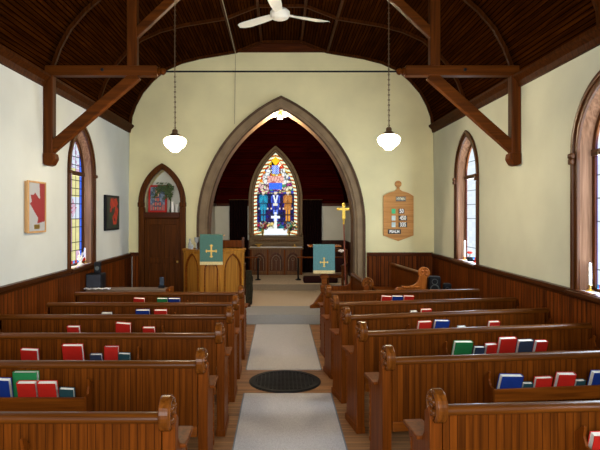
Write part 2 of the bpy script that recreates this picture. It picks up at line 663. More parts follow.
# cornice mouldings along both eaves
for s, x in ((1, XL), (-1, XR)):
    m = MB().ext([(x, EAVE - .10), (x + s * .035, EAVE - .10), (x + s * .05, EAVE - .04), (x + s * .10, EAVE + .01), (x + s * .10, EAVE + .04), (x, EAVE + .04)], 'y', Y0, YB)
    struct(m.build('trim_%d' % n_trim, RIB))
    n_trim += 1

# wainscot and its cap rail
for s, x, nm in ((1, XL, 'left'), (-1, XR, 'right')):
    m = MB().box(min(x, x + s * .03), max(x, x + s * .03), Y0, YB, 0, 1.07)
    wp = struct(m.build('wall_%s_wainscot' % nm, WAIN_Y))
    m = MB().ext([(x, 1.06), (x + s * .04, 1.06), (x + s * .05, 1.09), (x + s * .065, 1.10), (x + s * .065, 1.14), (x, 1.14)], 'y', Y0, YB)
    m.build('cap_rail', TRIM_Y, wp)
for a, b, nm in ((XL + .03, -2.642, 'a'), (1.62, XR - .03, 'b'), (-1.71, -1.60, 'c')):
    m = MB().box(a, b, YB - .03, YB, .001, 1.09)
    wp = struct(m.build('wall_front_wainscot', WAIN_X))
    m = MB().box(a, b, YB - .06, YB, 1.09, 1.155)
    m.build('cap_rail', TRIM_X, wp, bevel=.012)

# arch moulding: stepped painted bands around the chancel arch
def arch_band(d0, d1, y0, y1, mat, parent, nm):
    o, i = chancel_arch(d0, .002), chancel_arch(d1, .002)
    return MB().ext([band(i, o)], 'y', y0, y1).build(nm, mat, parent)


am = arch_band(0, .045, YB - .075, YB + .02, ARCHD, None, 'trim_%d' % n_trim)
struct(am)
n_trim += 1
arch_band(.045, .10, YB - .05, YB + .02, ARCHP, am, 'arch_band')
arch_band(.10, .15, YB - .062, YB + .30, ARCHP, am, 'arch_band')
arch_band(.15, .20, YB - .03, YB + .30, ARCHP, am, 'arch_band')
arch_band(.20, .226, YB - .05, YB + .34, ARCHD, am, 'arch_band')

# ------------------------------------------------------------------ vestry door under a pointed arch
dr = sempty('door_1')
MB().ext([band(door_arch(.34, 2.0), door_arch(.44, 2.0))], 'y', YB - .07, YB + .05).build('arch_casing', TRIM_Z, dr, bevel=.012)
m = MB().box(DC - .44, DC - .33, YB - .06, YB + .06, .001, 2.0).box(DC + .33, DC + .44, YB - .06, YB + .06, .001, 2.0)
m.build('door_casing', TRIM_Z, dr, bevel=.012)
m = MB().box(DC - .45, DC - .325, YB - .085, YB, 2.0, 2.09).box(DC + .325, DC + .45, YB - .085, YB, 2.0, 2.09)
m.build('capital', TRIM_Z, dr, bevel=.015)
MB().box(DC - .33, DC + .33, YB - .075, YB + .26, 1.79, 1.90).build('lintel', TRIM_X, dr, bevel=.015)
m = MB().box(DC - .33, DC + .33, YB + .02, YB + .06, .17, 1.79)
lf = m.build('door_leaf', TRIM_Z, dr)
m = MB()
for a, b in ((DC - .33, DC - .25), (DC - .035, DC + .035), (DC + .25, DC + .33)):
    m.box(a, b, YB - .005, YB + .02, .17, 1.79)
for z0, z1 in ((.17, .36), (.95, 1.06), (1.67, 1.79)):
    m.box(DC - .33, DC + .33, YB - .004, YB + .02, z0, z1)
m.build('door_stile', TRIM_Z, lf, bevel=.006)
MB().ball((DC + .285, YB - .03, .98), .025).build('door_knob', BRASS, lf, smooth=True)
MB().ext([door_arch(.35, 1.88)], 'y', YB + .262, YB + .33).build('niche_back', PLASTER_C, dr)

# ------------------------------------------------------------------ chancel shell
YC = 14.5
cprof = [(-1.75, 0), (-1.75, 2.1), (-1.68, 2.5), (-1.5, 3.0), (-1.29, 3.5), (-.85, 4.15), (-.4, 4.55), (0, 4.75), (.4, 4.55), (.85, 4.15), (1.29, 3.5), (1.5, 3.0), (1.68, 2.5), (1.75, 2.1), (1.75, 0)]
EW_C, EW_SP, EW_R0, EW_H0 = -.12, 2.25, 1.79, .70


def east(half, zb, n=16):
    return lancet(EW_C, half, zb, EW_SP, EW_R0, EW_H0, n)


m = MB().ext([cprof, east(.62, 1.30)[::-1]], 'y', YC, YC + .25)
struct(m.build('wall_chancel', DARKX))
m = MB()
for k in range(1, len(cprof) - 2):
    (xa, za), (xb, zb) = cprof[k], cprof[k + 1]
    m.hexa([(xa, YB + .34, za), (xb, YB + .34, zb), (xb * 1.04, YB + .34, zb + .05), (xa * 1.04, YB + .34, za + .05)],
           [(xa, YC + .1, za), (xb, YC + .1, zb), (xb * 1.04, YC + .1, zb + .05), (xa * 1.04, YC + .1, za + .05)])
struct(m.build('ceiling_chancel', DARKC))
for s, nm in ((-1, 'left'), (1, 'right')):
    x0, x1 = sorted((s * 1.75, s * 1.85))
    cw = struct(MB().box(x0, x1, YB + .34, YC + .1, 0, 2.12).build('wall_chancel_%s' % nm, DARKP))
    x0, x1 = sorted((s * 1.735, s * 1.76))
    MB().box(x0, x1, YB + .40, YC - .001, 1.17, 2.08).build('plaster_panel', PLASTER_C, cw)
    x0, x1 = sorted((s * 1.70, s * 1.76))
    MB().box(x0, x1, YB + .35, YC, 2.08, 2.15).build('cap_rail', TRIM_Y, cw)
cw = struct(MB().box(-1.74, 1.74, YC - .02, YC, .31, 1.29).build('wall_chancel_dado', DARKP))
m = MB()
m.box(-1.74, -.78, YC - .03, YC - .004, 1.17, 2.08).box(.75, 1.74, YC - .03, YC - .004, 1.17, 2.08)
m.build('plaster_panel', PLASTER_C, cw)
MB().box(-1.74, -.78, YC - .05, YC - .004, 2.08, 2.15).box(.75, 1.74, YC - .05, YC - .004, 2.08, 2.15).build('cap_rail', TRIM_X, cw)

# ------------------------------------------------------------------ side windows
def side_glass(kind):
    """kind 0: pink, yellow and blue quarries; 1: pale quarries with blue edge"""
    pale, yel, pink, blue = ((.78, .80, .84), (.88, .76, .34), (.80, .50, .60), (.10, .20, .85))
    if kind:
        pale, yel, pink, blue = ((.92, .95, .97), (.90, .93, .95), (.85, .86, .96), (.25, .28, .95))
    NR = 8.5 if kind else 17
    rnd = random.Random(3)
    tab = [[rnd.random() for _ in range(40)] for _ in range(6)]

    def fn(u, v):
        if (kind == 0 and (u > .80 or u < .03)) or (kind == 1 and (u > .92 or u < .04)):
            c = blue
        elif kind == 0 and v > .74:
            c = pale if (int(u * 9) + int(v * 40)) % 3 else (.72, .52, .66)
        else:
            k = int(u / .2)
            j = int(v * NR)
            c = (pink, pink, yel, yel)[(k + (1 if (j // 2) % 3 == 0 else 0)) % 4 if kind == 0 else 3]
            if kind == 0 and .36 < v < .52:
                d = abs(u - .45) / .2 + abs(v - .44) / .07
                c = (.75, .12, .25) if d < 1 and int(u * 30 + v * 60) % 2 else pale
        if v < .045:
            c = (.75, .05, .03) if int(u * 9) % 2 else (.10, .35, .80)
        gz = (v * NR) % 1
        gx = min(abs(u - .2), abs(u - .4), abs(u - .6), abs(u - (.80 if kind == 0 else .92)))
        if gz < (.05 if kind else .10) or (gx < .014 and not kind):
            c = tuple(q * (.45 if kind else .25) for q in c)
        w = .9 + .1 * tab[int(u * 5)][int(v * 39)]
        return tuple(q * w for q in c)
    return fn


def side_window(n, wall_x, s, c, kind):
    """s = +1 when the room lies towards +x of the wall"""
    w = sempty('window_%d' % n)
    # casing on the wall face, in two steps
    MB().ext([band(win_outline(c, .475), win_outline(c, .525))], 'x', wall_x, wall_x + s * .035).build('casing', WFRAME, w, bevel=.01)
    MB().ext([band(win_outline(c, .425), win_outline(c, .477))], 'x', wall_x - s * .02, wall_x + s * .02).build('casing_bead', WFRAME, w, bevel=.008)
    # splayed jamb lining
    m = MB()
    A = [(wall_x, p) for p in win_outline(c, .432)]
    B = [(wall_x - s * (WT - .03), p) for p in win_outline(c, .365)]
    A2 = [(wall_x, p) for p in win_outline(c, .452)]
    B2 = [(wall_x - s * (WT - .005), p) for p in win_outline(c, .430)]
    for k in range(len(A) - 1):
        q = [A[k], A[k + 1], B[k + 1], B[k]]
        r = [A2[k], A2[k + 1], B2[k + 1], B2[k]]
        m.hexa([(x, p[0], p[1]) for x, p in q], [(x, p[0], p[1]) for x, p in r])
    m.build('jamb', WJAMB, w)
    x_in = wall_x - s * (WT - .035)
    MB().ext([band(win_outline(c, .325, WZB + .04), win_outline(c, .375, WZB))], 'x', x_in - s * .03, x_in).build('sash', TRIM_Z, w, bevel=.006)
    MB().box(min(x_in - s * .03, x_in), max(x_in - s * .03, x_in), c - .37, c + .37, WZB, WZB + .05).build('sash_rail', TRIM_Y, w)
    MB().box(min(x_in - s * .03, x_in + s * .015), max(x_in - s * .03, x_in + s * .015), c - .36, c + .36, WSP - .04, WSP + .02).build('transom', TRIM_Y, w)
    # capitals where the arch springs
    m = MB()
    for q in (-1, 1):
        yy = c + q * .49
        a, b = sorted((wall_x + s * .001, wall_x + s * .06))
        m.box(a, b, yy - .042, yy + .042, WSP - .05, WSP)
        m.box(a, (a + b) / 2 if s > 0 else b, yy - .034, yy + .034, WSP - .11, WSP - .05)
    m.build('capital', WFRAME, w, bevel=.014)
    a, b = sorted((wall_x - s * (WT - .02), wall_x + s * .09))
    MB().box(a, b, c - .52, c + .52, 1.085, WZB + .012).build('sill', WHITE if False else TRIM_Y, w, bevel=.01)
    a, b = sorted((wall_x - s * (WT - .03), wall_x + s * .03))
    MB().box(a, b, c - .425, c + .425, WZB + .010, WZB + .018).build('sill_board', WHITEC, w)
    shape = win_outline(c, .345, WZB + .01)
    xg = x_in - s * .015
    pattern_panel('pane', c - .36, c + .36, WZB, WSP + .56, 60, 130, side_glass(kind), GLASSP,
                  lambda p, q: (xg, p, q), w, mask=lambda p, q: inpoly((p, q), shape))
    return w


n_win = 1
for c in WIN_L:
    side_window(n_win, XL, 1, c, 0)
    n_win += 1
for c in WIN_R:
    side_window(n_win, XR, -1, c, 1)
    n_win += 1

# ------------------------------------------------------------------ stained glass window over the altar
ew = sempty('window_%d' % n_win)
MB().ext([band(east(.655, 1.30), east(.72, 1.30))], 'y', YC - .11, YC).build('casing', ARCHP, ew, bevel=.015)
MB().ext([band(east(.585, 1.30), east(.656, 1.30))], 'y', YC - .07, YC + .12).build('casing_bead', ARCHD, ew, bevel=.01)
MB().ext([band(east(.60, 1.30), east(.64, 1.30))], 'y', YC - .09, YC - .06).build('casing_bead', ARCHP, ew, bevel=.006)
EZ0, EZ1 = 1.29, 3.60


def seg_person(u, v, cx, coat, coat2, trouser, hair, face=(.95, .78, .62), hem=.40):
    """standing figure in coloured glass: u across (metres from its axis), v height 0..1"""
    x = u - cx
    a = abs(x)
    if (x / .042) ** 2 + ((v - .915) / .048) ** 2 < 1:
        return hair if v > .94 else face
    if v > .955 and a < .055 and v < .985:
        return hair
    if .845 < v < .87 and a < .03:
        return face
    if hem < v < .85:
        w = .085 + (.035 if v > .60 else .02 * (1 - (v - hem) / .3) * 1.0)
        if v > .80:
            w *= 1 - (v - .80) * 6
        if a < w:
            if a < .006 or abs(v - .60) < .008:
                return tuple(q * .3 for q in coat)
            if a > .088 and v > .42:
                return coat2
            return coat if int((v * 7 + a * 9)) % 2 else coat2
        if .42 < v < .47 and w < a < w + .03:
            return face
    if .06 < v <= hem and .012 < a < .062:
        return trouser if int(v * 14) % 3 else tuple(q * .5 for q in trouser)
    if .03 < v <= .06 and .01 < a < .075:
        return (.12, .06, .03)
    return None


rnd = random.Random(11)
cells = [(rnd.uniform(-.62, .62), rnd.uniform(1.28, 3.6), rnd.random(), rnd.random()) for _ in range(420)]
grid = {}
for c_ in cells:
    grid.setdefault((int(c_[0] * 6 + 10), int(c_[1] * 6)), []).append(c_)


def voro(x, z):
    b, b2, best = 9, 9, None
    gx, gz = int(x * 6 + 10), int(z * 6)
    for i in (-1, 0, 1):
        for j in (-1, 0, 1):
            for c_ in grid.get((gx + i, gz + j), ()):
                d = (c_[0] - x) ** 2 + (c_[1] - z) ** 2
                if d < b:
                    b2, b, best = b, d, c_
                elif d < b2:
                    b2 = d
    return best or cells[0], math.sqrt(b2) - math.sqrt(b)


E_BORD = east(.505, 1.40)
W1 = (1.0, .95, .78)


def east_color(u, v):
    x = -.60 + 1.2 * u
    z = EZ0 + (EZ1 - EZ0) * v
    cell, edge = voro(x, z)
    k, k2 = cell[2], cell[3]
    xx = x
    if z < 1.475 and abs(x) < .31 or abs(x) < .032 and z < 1.92 or abs(x) < .125 and abs(z - 1.785) < .032:
        return (1.0, 1.0, .97)
    if not inpoly((EW_C + x, z), E_BORD):
        j = ((z + abs(x) * .2) * 10.5) % 1
        c = (.85, .04, .02) if j < .24 else ((1.0, .80, .25) if j < .4 else ((1.0, .97, .75) if j < .85 else (.3, .55, .2)))
        if abs(j - .26) < .04:
            c = (.2, .15, .08)
        return c
    if z > 2.50:
        # tracery: star, two angels holding a scroll, red and gold wings
        zz = z - 2.50
        if abs(x) + abs(z - 3.32) * .9 < .13 or (abs(x) < .035 and abs(z - 3.35) < .14):
            return (1.0, .72, .06)
        if (abs(x) < .10 and 2.95 < z < 3.18):
            return (.06, .12, .75) if int(x * 40 + z * 36) % 2 else (.75, .85, 1.0)
        if abs(z - 2.80) < .095 and abs(x) < .22:
            return (1.0, .62, .52) if edge > .012 else (.6, .2, .15)
        if ((abs(x) - .25) / .10) ** 2 + ((z - 2.82) / .15) ** 2 < 1 or ((abs(x) - .19) / .065) ** 2 + ((z - 3.02) / .08) ** 2 < 1:
            return (.95, .92, .86) if edge > .013 else (.35, .32, .3)
        if abs(z - 2.62) < .09 and abs(x) < .17:
            return (.12, .28, .95)
        if edge < .010:
            return (.08, .03, .02)
        pal = [(.85, .10, .02), (.95, .40, .03), (.90, .62, .05), (.80, .05, .05), (.95, .85, .55), (.10, .25, .7)]
        if z < 2.72:
            pal = [(.55, .10, .35), (.9, .85, .6), (.12, .15, .6), (.15, .45, .25), (.85, .6, .55), (.4, .05, .15)]
        return pal[int(k * 5.99)]
    fv = (z - 1.62) / .90
    for cx, coat, coat2, tr, hair in ((-.33, (.06, .42, .55), (.04, .28, .42), (.05, .35, .5), (.75, .55, .3)),
                                      (0.0, (.06, .08, .42), (.14, .20, .65), (.25, .35, .80), (.10, .12, .45)),
                                      (.33, (.70, .33, .10), (.55, .24, .07), (.85, .42, .08), (.75, .5, .2))):
        if 0 < fv < 1:
            if cx == 0.0 and .60 < fv < .84 and abs(abs(x) - (fv - .60) * .22) < .020:
                return (.95, .95, .95)
            if cx == 0.0 and abs(fv - .56) < .035 and abs(x) < .06:
                return (.95, .85, .75)
            q = seg_person(x, fv, cx, coat, coat2, tr, hair)
            if q:
                return q
    if edge < .009:
        return (.01, .01, .03)
    if z < 1.64:
        pal = [(.05, .40, .20), (.85, .80, .65), (.6, .03, .12), (.04, .30, .35), (.9, .7, .3), (.10, .08, .4)]
        return pal[int(k * 5.99)]
    if z > 2.42:
        return [(.85, .8, .6), (.5, .1, .3), (.1, .12, .5), (.7, .6, .3)][int(k * 3.99)]
    return [(.015, .02, .16), (.03, .03, .28), (.08, .02, .16), (.01, .03, .10)][int(k * 3.99)]


E_SHAPE = east(.60, 1.30)
pattern_panel('pane', EW_C - .60, EW_C + .60, EZ0, EZ1, 110, 210, lambda u, v: tuple(q ** 1.35 for q in east_color(u, v)), GLASSP,
              lambda p, q: (p, YC + .06, q), ew, mask=lambda p, q: inpoly((p, q), E_SHAPE))
m = MB()
for z in (1.85, 2.40):
    m.box(EW_C - .59, EW_C + .59, YC + .04, YC + .055, z - .006, z + .006)
m.build('saddle_bar', LEAD, ew)

# ------------------------------------------------------------------ roof truss
YT = 6.5
tr = thing('roof_truss', 'dark timber roof truss with wall posts, braces and an iron tie rod across the nave', 'roof truss', (0, YT, 0))
for s, xw, xe, xq, wallx in ((1, -2.73, -1.47, -1.77, XL), (-1, 2.78, 1.50, 1.855, XR)):
    xa, xb = sorted((wallx + s * .001, wallx + s * .115))
    MB().box(xa, xb, -.06, .06, 2.58, 3.53).build('wall_post', TRUSS_Z, tr, bevel=.012)
    m = MB().ext([(wallx + s * .001, 2.60), (wallx + s * .135, 2.60), (wallx + s * .15, 2.53), (wallx + s * .11, 2.46), (wallx + s * .06, 2.44), (wallx + s * .001, 2.47)], 'y', -.075, .075)
    m.build('corbel', TRUSS_Z, tr, bevel=.018)
    xa, xb = sorted((wallx + s * .001, xe))
    MB().box(xa, xb, -.065, .065, 3.525, 3.645).build('hammer_beam', TRUSS, tr, bevel=.012)
    m = MB().lathe([(.0, 0), (.045, .0), (.05, .02), (.03, .035), (.045, .06), (.035, .085), (.015, .10), (0, .105)], (xe, 0, 3.585), 12, 'x')
    if s < 0:
        m = MB().lathe([(.0, 0), (.045, -.0), (.05, -.02), (.03, -.035), (.045, -.06), (.035, -.085), (.015, -.10), (0, -.105)], (xe, 0, 3.585), 12, 'x')
    m.build('finial', TRUSS, tr, smooth=True)
    MB().bar((wallx + s * .06, 0, 2.64), (xq + s * .05, 0, 3.54), .10, .125).build('brace', TRUSS, tr, bevel=.01)
    zq = EAVE + 1.22
    MB().box(xq - .06, xq + .06, -.055, .055, 3.64, zq).build('queen_post', TRUSS_Z, tr, bevel=.01)
    MB().bar((xq + s * .02, 0, 4.02), (xq + s * .92, 0, 4.87), .09, .105).build('upper_brace', TRUSS, tr, bevel=.01)
    MB().ball((xq + s * -.35, -.068, 3.59), .02).build('bolt', IRON, tr)
MB().tube([(-1.40, 0, 3.585), (1.43, 0, 3.585)], .011, 8).build('tie_rod', IRON, tr)

# ------------------------------------------------------------------ pendant lamps
GLOBE = plain('lit_opal_glass', (.95, .9, .8), rough=.3, emit=6.0, ecol=(1.0, .86, .62))


def pendant(x, y, zc, label):
    t = thing('pendant_lamp', label, 'pendant lamp', (x, y, zc), 0, 'schoolhouse pendant lamps')
    zt = EAVE + 1.36 - zc
    g = MB().lathe([(.045, .080), (.075, .078), (.10, .069), (.122, .052), (.134, .032), (.132, .010), (.118, -.025), (.098, -.048), (.080, -.058), (.066, -.068), (.055, -.085), (.03, -.100), (0, -.104)], seg=28)
    g.build('glass_globe', GLOBE, t, smooth=True)
    MB().lathe([(.0, .165), (.022, .165), (.034, .15), (.034, .120), (.055, .105), (.072, .082), (.05, .078), (0, .078)], seg=20).build('fitter', BRONZE, t, smooth=True)
    m = MB()
    z, k = .165, 0
    while z < zt - .03:
        m.ring((0, 0, z + .02), .011, .0032, 'x' if k % 2 else 'y', 8, 4, elong=1.0)
        z += .030
        k += 1
    m.tube([(0.004, 0, .16), (-.004, 0, zt / 2), (0.0, 0, zt)], .004, 5)
    m.build('chain', BRONZE, t)
    MB().lathe([(0, zt - .03), (.03, zt - .025), (.05, zt), (.05, zt + .02)], seg=16).build('ceiling_rose', BRONZE, t, smooth=True)
    d = bpy.data.lights.new('lamp_light', 'POINT')
    d.energy = 30
    d.shadow_soft_size = .12
    d.color = (1.0, .80, .52)
    o = bpy.data.objects.new('lamp_light', d)
    o.location = (0, 0, -.20)
    o.parent = t
    COL.objects.link(o)
    return t


pendant(-1.235, 6.35, 2.70, 'lit opal glass schoolhouse pendant hanging on a chain, the left of the two lamps')
pendant(1.28, 6.35, 2.725, 'lit opal glass schoolhouse pendant hanging on a chain, the right of the two lamps')

# small three-shade lamp at the head of the chancel arch
t = thing('ceiling_light', 'small lit brass light with three frosted shades at the peak of the chancel arch', 'ceiling light', (0.0, 10.25, 3.80))
MB().lathe([(.0, .03), (.04, .025), (.03, -.03), (.018, -.05), (0, -.055)], seg=14).build('mount', BRASS, t, smooth=True)
SMALLG = plain('lit_frosted_shade', (1, .95, .85), rough=.4, emit=5.0, ecol=(1, .85, .6))
for k, (a, b, c_) in enumerate(((-.09, 0, -.045), (.09, 0, -.045), (0, -.05, -.10))):
    MB().tube([(0, 0, -.02), (a * .6, b * .6, -.02), (a, b, c_ + .03)], .006, 6).build('arm', BRASS, t)
    MB().lathe([(.018, .035), (.03, .02), (.052, -.02), (.05, -.03), (0, -.028)], (a, b, c_), 14).build('shade', SMALLG, t, smooth=True)
d = bpy.data.lights.new('lamp_light', 'POINT')
d.energy = 85
d.shadow_soft_size = .08
d.color = (1.0, .78, .50)
o = bpy.data.objects.new('lamp_light', d)
o.location = (0, .1, -.22)
o.parent = t
COL.objects.link(o)

# ------------------------------------------------------------------ ceiling fan
t = thing('ceiling_fan', 'white three-bladed ceiling fan hanging below the dark boarded ceiling', 'ceiling fan', (0.0, 6.58, 4.30))
MB().lathe([(0, -.065), (.06, -.062), (.10, -.045), (.12, -.01), (.12, .03), (.09, .06), (.035, .075), (.02, .10), (0, .10)], seg=28).build('motor_housing', WHITE, t, smooth=True)
MB().tube([(0, 0, .08), (0, 0, .79)], .014, 10).build('downrod', WHITE, t)
MB().lathe([(.02, .68), (.05, .72), (.06, .79), (0, .79)], seg=16).build('canopy', WHITE, t, smooth=True)
for k, ang in enumerate((22, 142, 262)):
    m = MB()
    prf = [(.10, .045, 0), (.30, .065, -.004), (.52, .072, -.008), (.62, .055, -.004), (.675, .02, .0)]
    vs = []
    for r, w, dz in prf:
        vs.append((r, -w, dz - .012))
        vs.append((r, w, dz + .012))
    top_ = [(x, y, z + .004) for x, y, z in vs]
    n_ = len(vs)
    fs = []
    for i in range(0, n_ - 2, 2):
        fs += [(i, i + 1, i + 3, i + 2), (n_ + i, n_ + i + 2, n_ + i + 3, n_ + i + 1), (i, i + 2, n_ + i + 2, n_ + i), (i + 1, n_ + i + 1, n_ + i + 3, i + 3)]
    fs += [(0, n_, n_ + 1, 1), (n_ - 2, n_ - 1, 2 * n_ - 1, 2 * n_ - 2)]
    m.add(vs + top_, fs)
    m.box(.08, .17, -.02, .02, -.004, .01)
    m.move(Matrix.Rotation(math.radians(ang), 4, 'Z'))
    m.build('fan_blade', WHITE, t)

# wire running along the ceiling and down the front wall
z_ = EAVE + 1.38
m = MB().tube([(-.80, 3.5, z_ + .0), (-.81, 8.0, z_), (-.83, 10.0, z_), (-.83, 10.078, z_ - .06), (-.84, 10.085, 4.2), (-.85, 10.085, 3.55)], .006, 6)
tag(m.build('lamp_wire', plain('pale_wire', (.35, .30, .20), rough=.6)), 'thin pale wire running along the ceiling and down the wall above the arch', 'wire')
m = MB().tube([(-2.745, 10.02, 1.08), (-2.745, 10.02, .02)], .009, 6)
tag(m.build('wall_cable', plain('grey_cable', (.30, .28, .25), rough=.6)), 'thin grey cable running down the wainscot beside the vestry door', 'cable')

# ------------------------------------------------------------------ pews
def end_profile():
    p = [(0.0, 0.0), (0.0, .80), (.03, .86), (.085, .82)]
    p += [(.080, .76), (.088, .715), (.108, .682), (.14, .662), (.18, .652), (.43, .648)]
    p += [(.455, .64), (.462, .615), (.448, .59), (.425, .555), (.405, .50), (.395, .40), (.395, .14), (.41, .07), (.435, .0)]
    p = [(y if y < .13 else .13 + (y - .13) * .70, z) for y, z in p]
    return p


SCR_C, SCR_R = (.020, .866), .088


def pew(name, label, group, A, B, s, z=0.0, rack=None, end_mat=None, far_end=True):
    """A: aisle end, B: wall end of the back's rear face; s = +1 runs to local +x"""
    dx, dy = B[0] - A[0], B[1] - A[1]
    L = math.hypot(dx, dy)
    rz = math.atan2(dy * s, dx * s)
    t = thing(name, label, 'pew', (A[0], A[1], z), rz, group)
    EM = end_mat or PEWEND

    def X(a, b):
        return tuple(sorted((a * s, b * s)))
    # aisle end: panel, arm pad, drum with rosette
    ep = end_profile()
    if end_mat:
        ep = [(0, 0), (.0, .62), (-.01, .80), (.03, .86), (.09, .82), (.105, .76), (.135, .715), (.18, .685), (.25, .664), (.33, .652), (.44, .648), (.46, .62), (.42, .57), (.36, .50), (.33, .40), (.32, .1), (.36, 0)]
    m = MB().ext([ep], 'x', *X(-.022, .045))
    e = m.build('end_panel', EM, t, bevel=.006)
    m = MB()
    m.box(*X(-.055, .062), .115, .365, .646, .668)
    m.build('arm_pad', EM, e, bevel=.008)
    m = MB().box(*X(-.028, .052), -.004, .35, .001, .06)
    m.build('end_plinth', EM, e, bevel=.006)
    m = MB()
    m.tube([(-.022 * s, .300, .17 + k * .0075) for k in range(57)], [.0045 + .0055 * abs(math.sin(k * PI / 6)) for k in range(57)], 6)
    m.build('beading', EM, e, smooth=True)
    c = (0, SCR_C[0], SCR_C[1])
    m = MB().lathe([(SCR_R, 0), (SCR_R, .054 * s)], c, 32, 'x')
    d = m.build('scroll', SCROLL if not end_mat else end_mat, t, bevel=.006, smooth=False)
    m = MB().ring((0.0, c[1], c[2]), .074, .0075, 'x', 24, 6)
    for k in range(4):
        a = PI / 4 + k * PI / 2
        m.ball((-.001 * s, c[1] + .040 * math.cos(a), c[2] + .040 * math.sin(a)), .020, 8)
    m.ball((-.001 * s, c[1], c[2]), .012, 8)
    m.build('rosette', SCROLL if not end_mat else end_mat, d, smooth=True)
    # boarded back, rails, cap
    MB().box(*X(.05, L - .01), .0, .024, .42, .83).build('back', PEW, t)
    m = MB().box(*X(.05, L - .01), -.006, .032, .355, .425)
    m.build('lower_rail', PEWSEAT, t, bevel=.005)
    cap = [(-.012, .824), (-.020, .831), (-.022, .843), (-.018, .856), (-.008, .865), (.006, .869), (.028, .869), (.042, .865), (.052, .856), (.055, .843), (.052, .831), (.044, .824)]
    MB().ext([cap], 'x', *X(.06, L)).build('top_rail', PEWCAP, t, smooth=True)
    m = MB().ext([[(.025, .425), (.37, .440), (.385, .432), (.385, .410), (.37, .402), (.025, .395)]], 'x', *X(.05, L - .01))
    m.build('seat', PEWSEAT, t, bevel=.004)
    if far_end:
        MB().ext([[(0, 0), (0, .82), (.05, .82), (.07, .70), (.12, .655), (.42, .65), (.40, .5), (.395, .1), (.43, 0)]], 'x', *X(L - .035, L)).build('wall_end', EM, t, bevel=.004)
    m = MB().box(*X(L * .5 - .02, L * .5 + .02), .03, .40, .0, .40)
    m.build('seat_bracket', EM, t)
    if rack:
        r0, r1 = rack, L - .02
        m = MB().box(*X(r0, r1), -.112, -.001, .582, .598).box(*X(r0, r1), -.124, -.110, .572, .664)
        rk = m.build('book_rack', PEWSEAT, t, bevel=.003)
        br = [(-.001, .54), (-.001, .72), (-.03, .74), (-.062, .775), (-.078, .77), (-.07, .72), (-.09, .675), (-.128, .672), (-.128, .572), (-.09, .56)]
        for k, xx in enumerate((r0 - .014, r1 - .006)):
            MB().ext([br], 'x', *X(xx, xx + .016)).build('rack_bracket', PEWEND, rk, bevel=.003)
    return t


ordinal = ['nearest the camera', 'second from the camera', 'third from the camera', 'fourth from the camera', 'fifth from the camera', 'sixth and farthest from the camera']
YL = [2.707, 3.67, 4.53, 5.36, 6.10, 6.92]
XLE = [-.546, -.513, -.487, -.476, -.48, -.48]
AR = [(.80, 2.81, .07), (.733, 3.75, .117), (.676, 4.59, .164), (.63, 5.32, .19), (.60, 6.10, .17), (.60, 7.0, .10)]
LR = [.72, .77, .69, .68, .70, .70]
RR = [.78, .73, .76, .66, .74, .66]
for i in range(6):
    pew('church_pew', 'boarded oak pew left of the aisle, %s in its row' % ordinal[i], 'pews left of the aisle',
        (XLE[i], YL[i]), ((-2.63 if i > 3 else XL + .035), YL[i]), -1, 0, LR[i])
for i in range(6):
    ax, ay, tt = AR[i]
    xb = (XR - .034, XR - .034, XR - .034, XR - .034, XR - .05, 2.66)[i]
    pew('church_pew', 'boarded oak pew right of the aisle, %s in its row' % ordinal[i], 'pews right of the aisle',
        (ax, ay), (xb, ay + tt * (xb - ax)), 1, 0, RR[i])

# choir stalls turned sideways at the front right
pew('choir_stall', 'orange-brown choir stall set sideways on the right, its scrolled end below the hymn board', 'choir stalls', (2.20, 8.15), (2.05, 9.85), 1, .1155, None, STALL, False)
pew('choir_stall', 'dark choir stall set sideways beside the lectern, its small scrolled end towards the aisle', 'choir stalls', (1.29, 7.80), (1.25, 9.18), 1, 0.0, None, None)

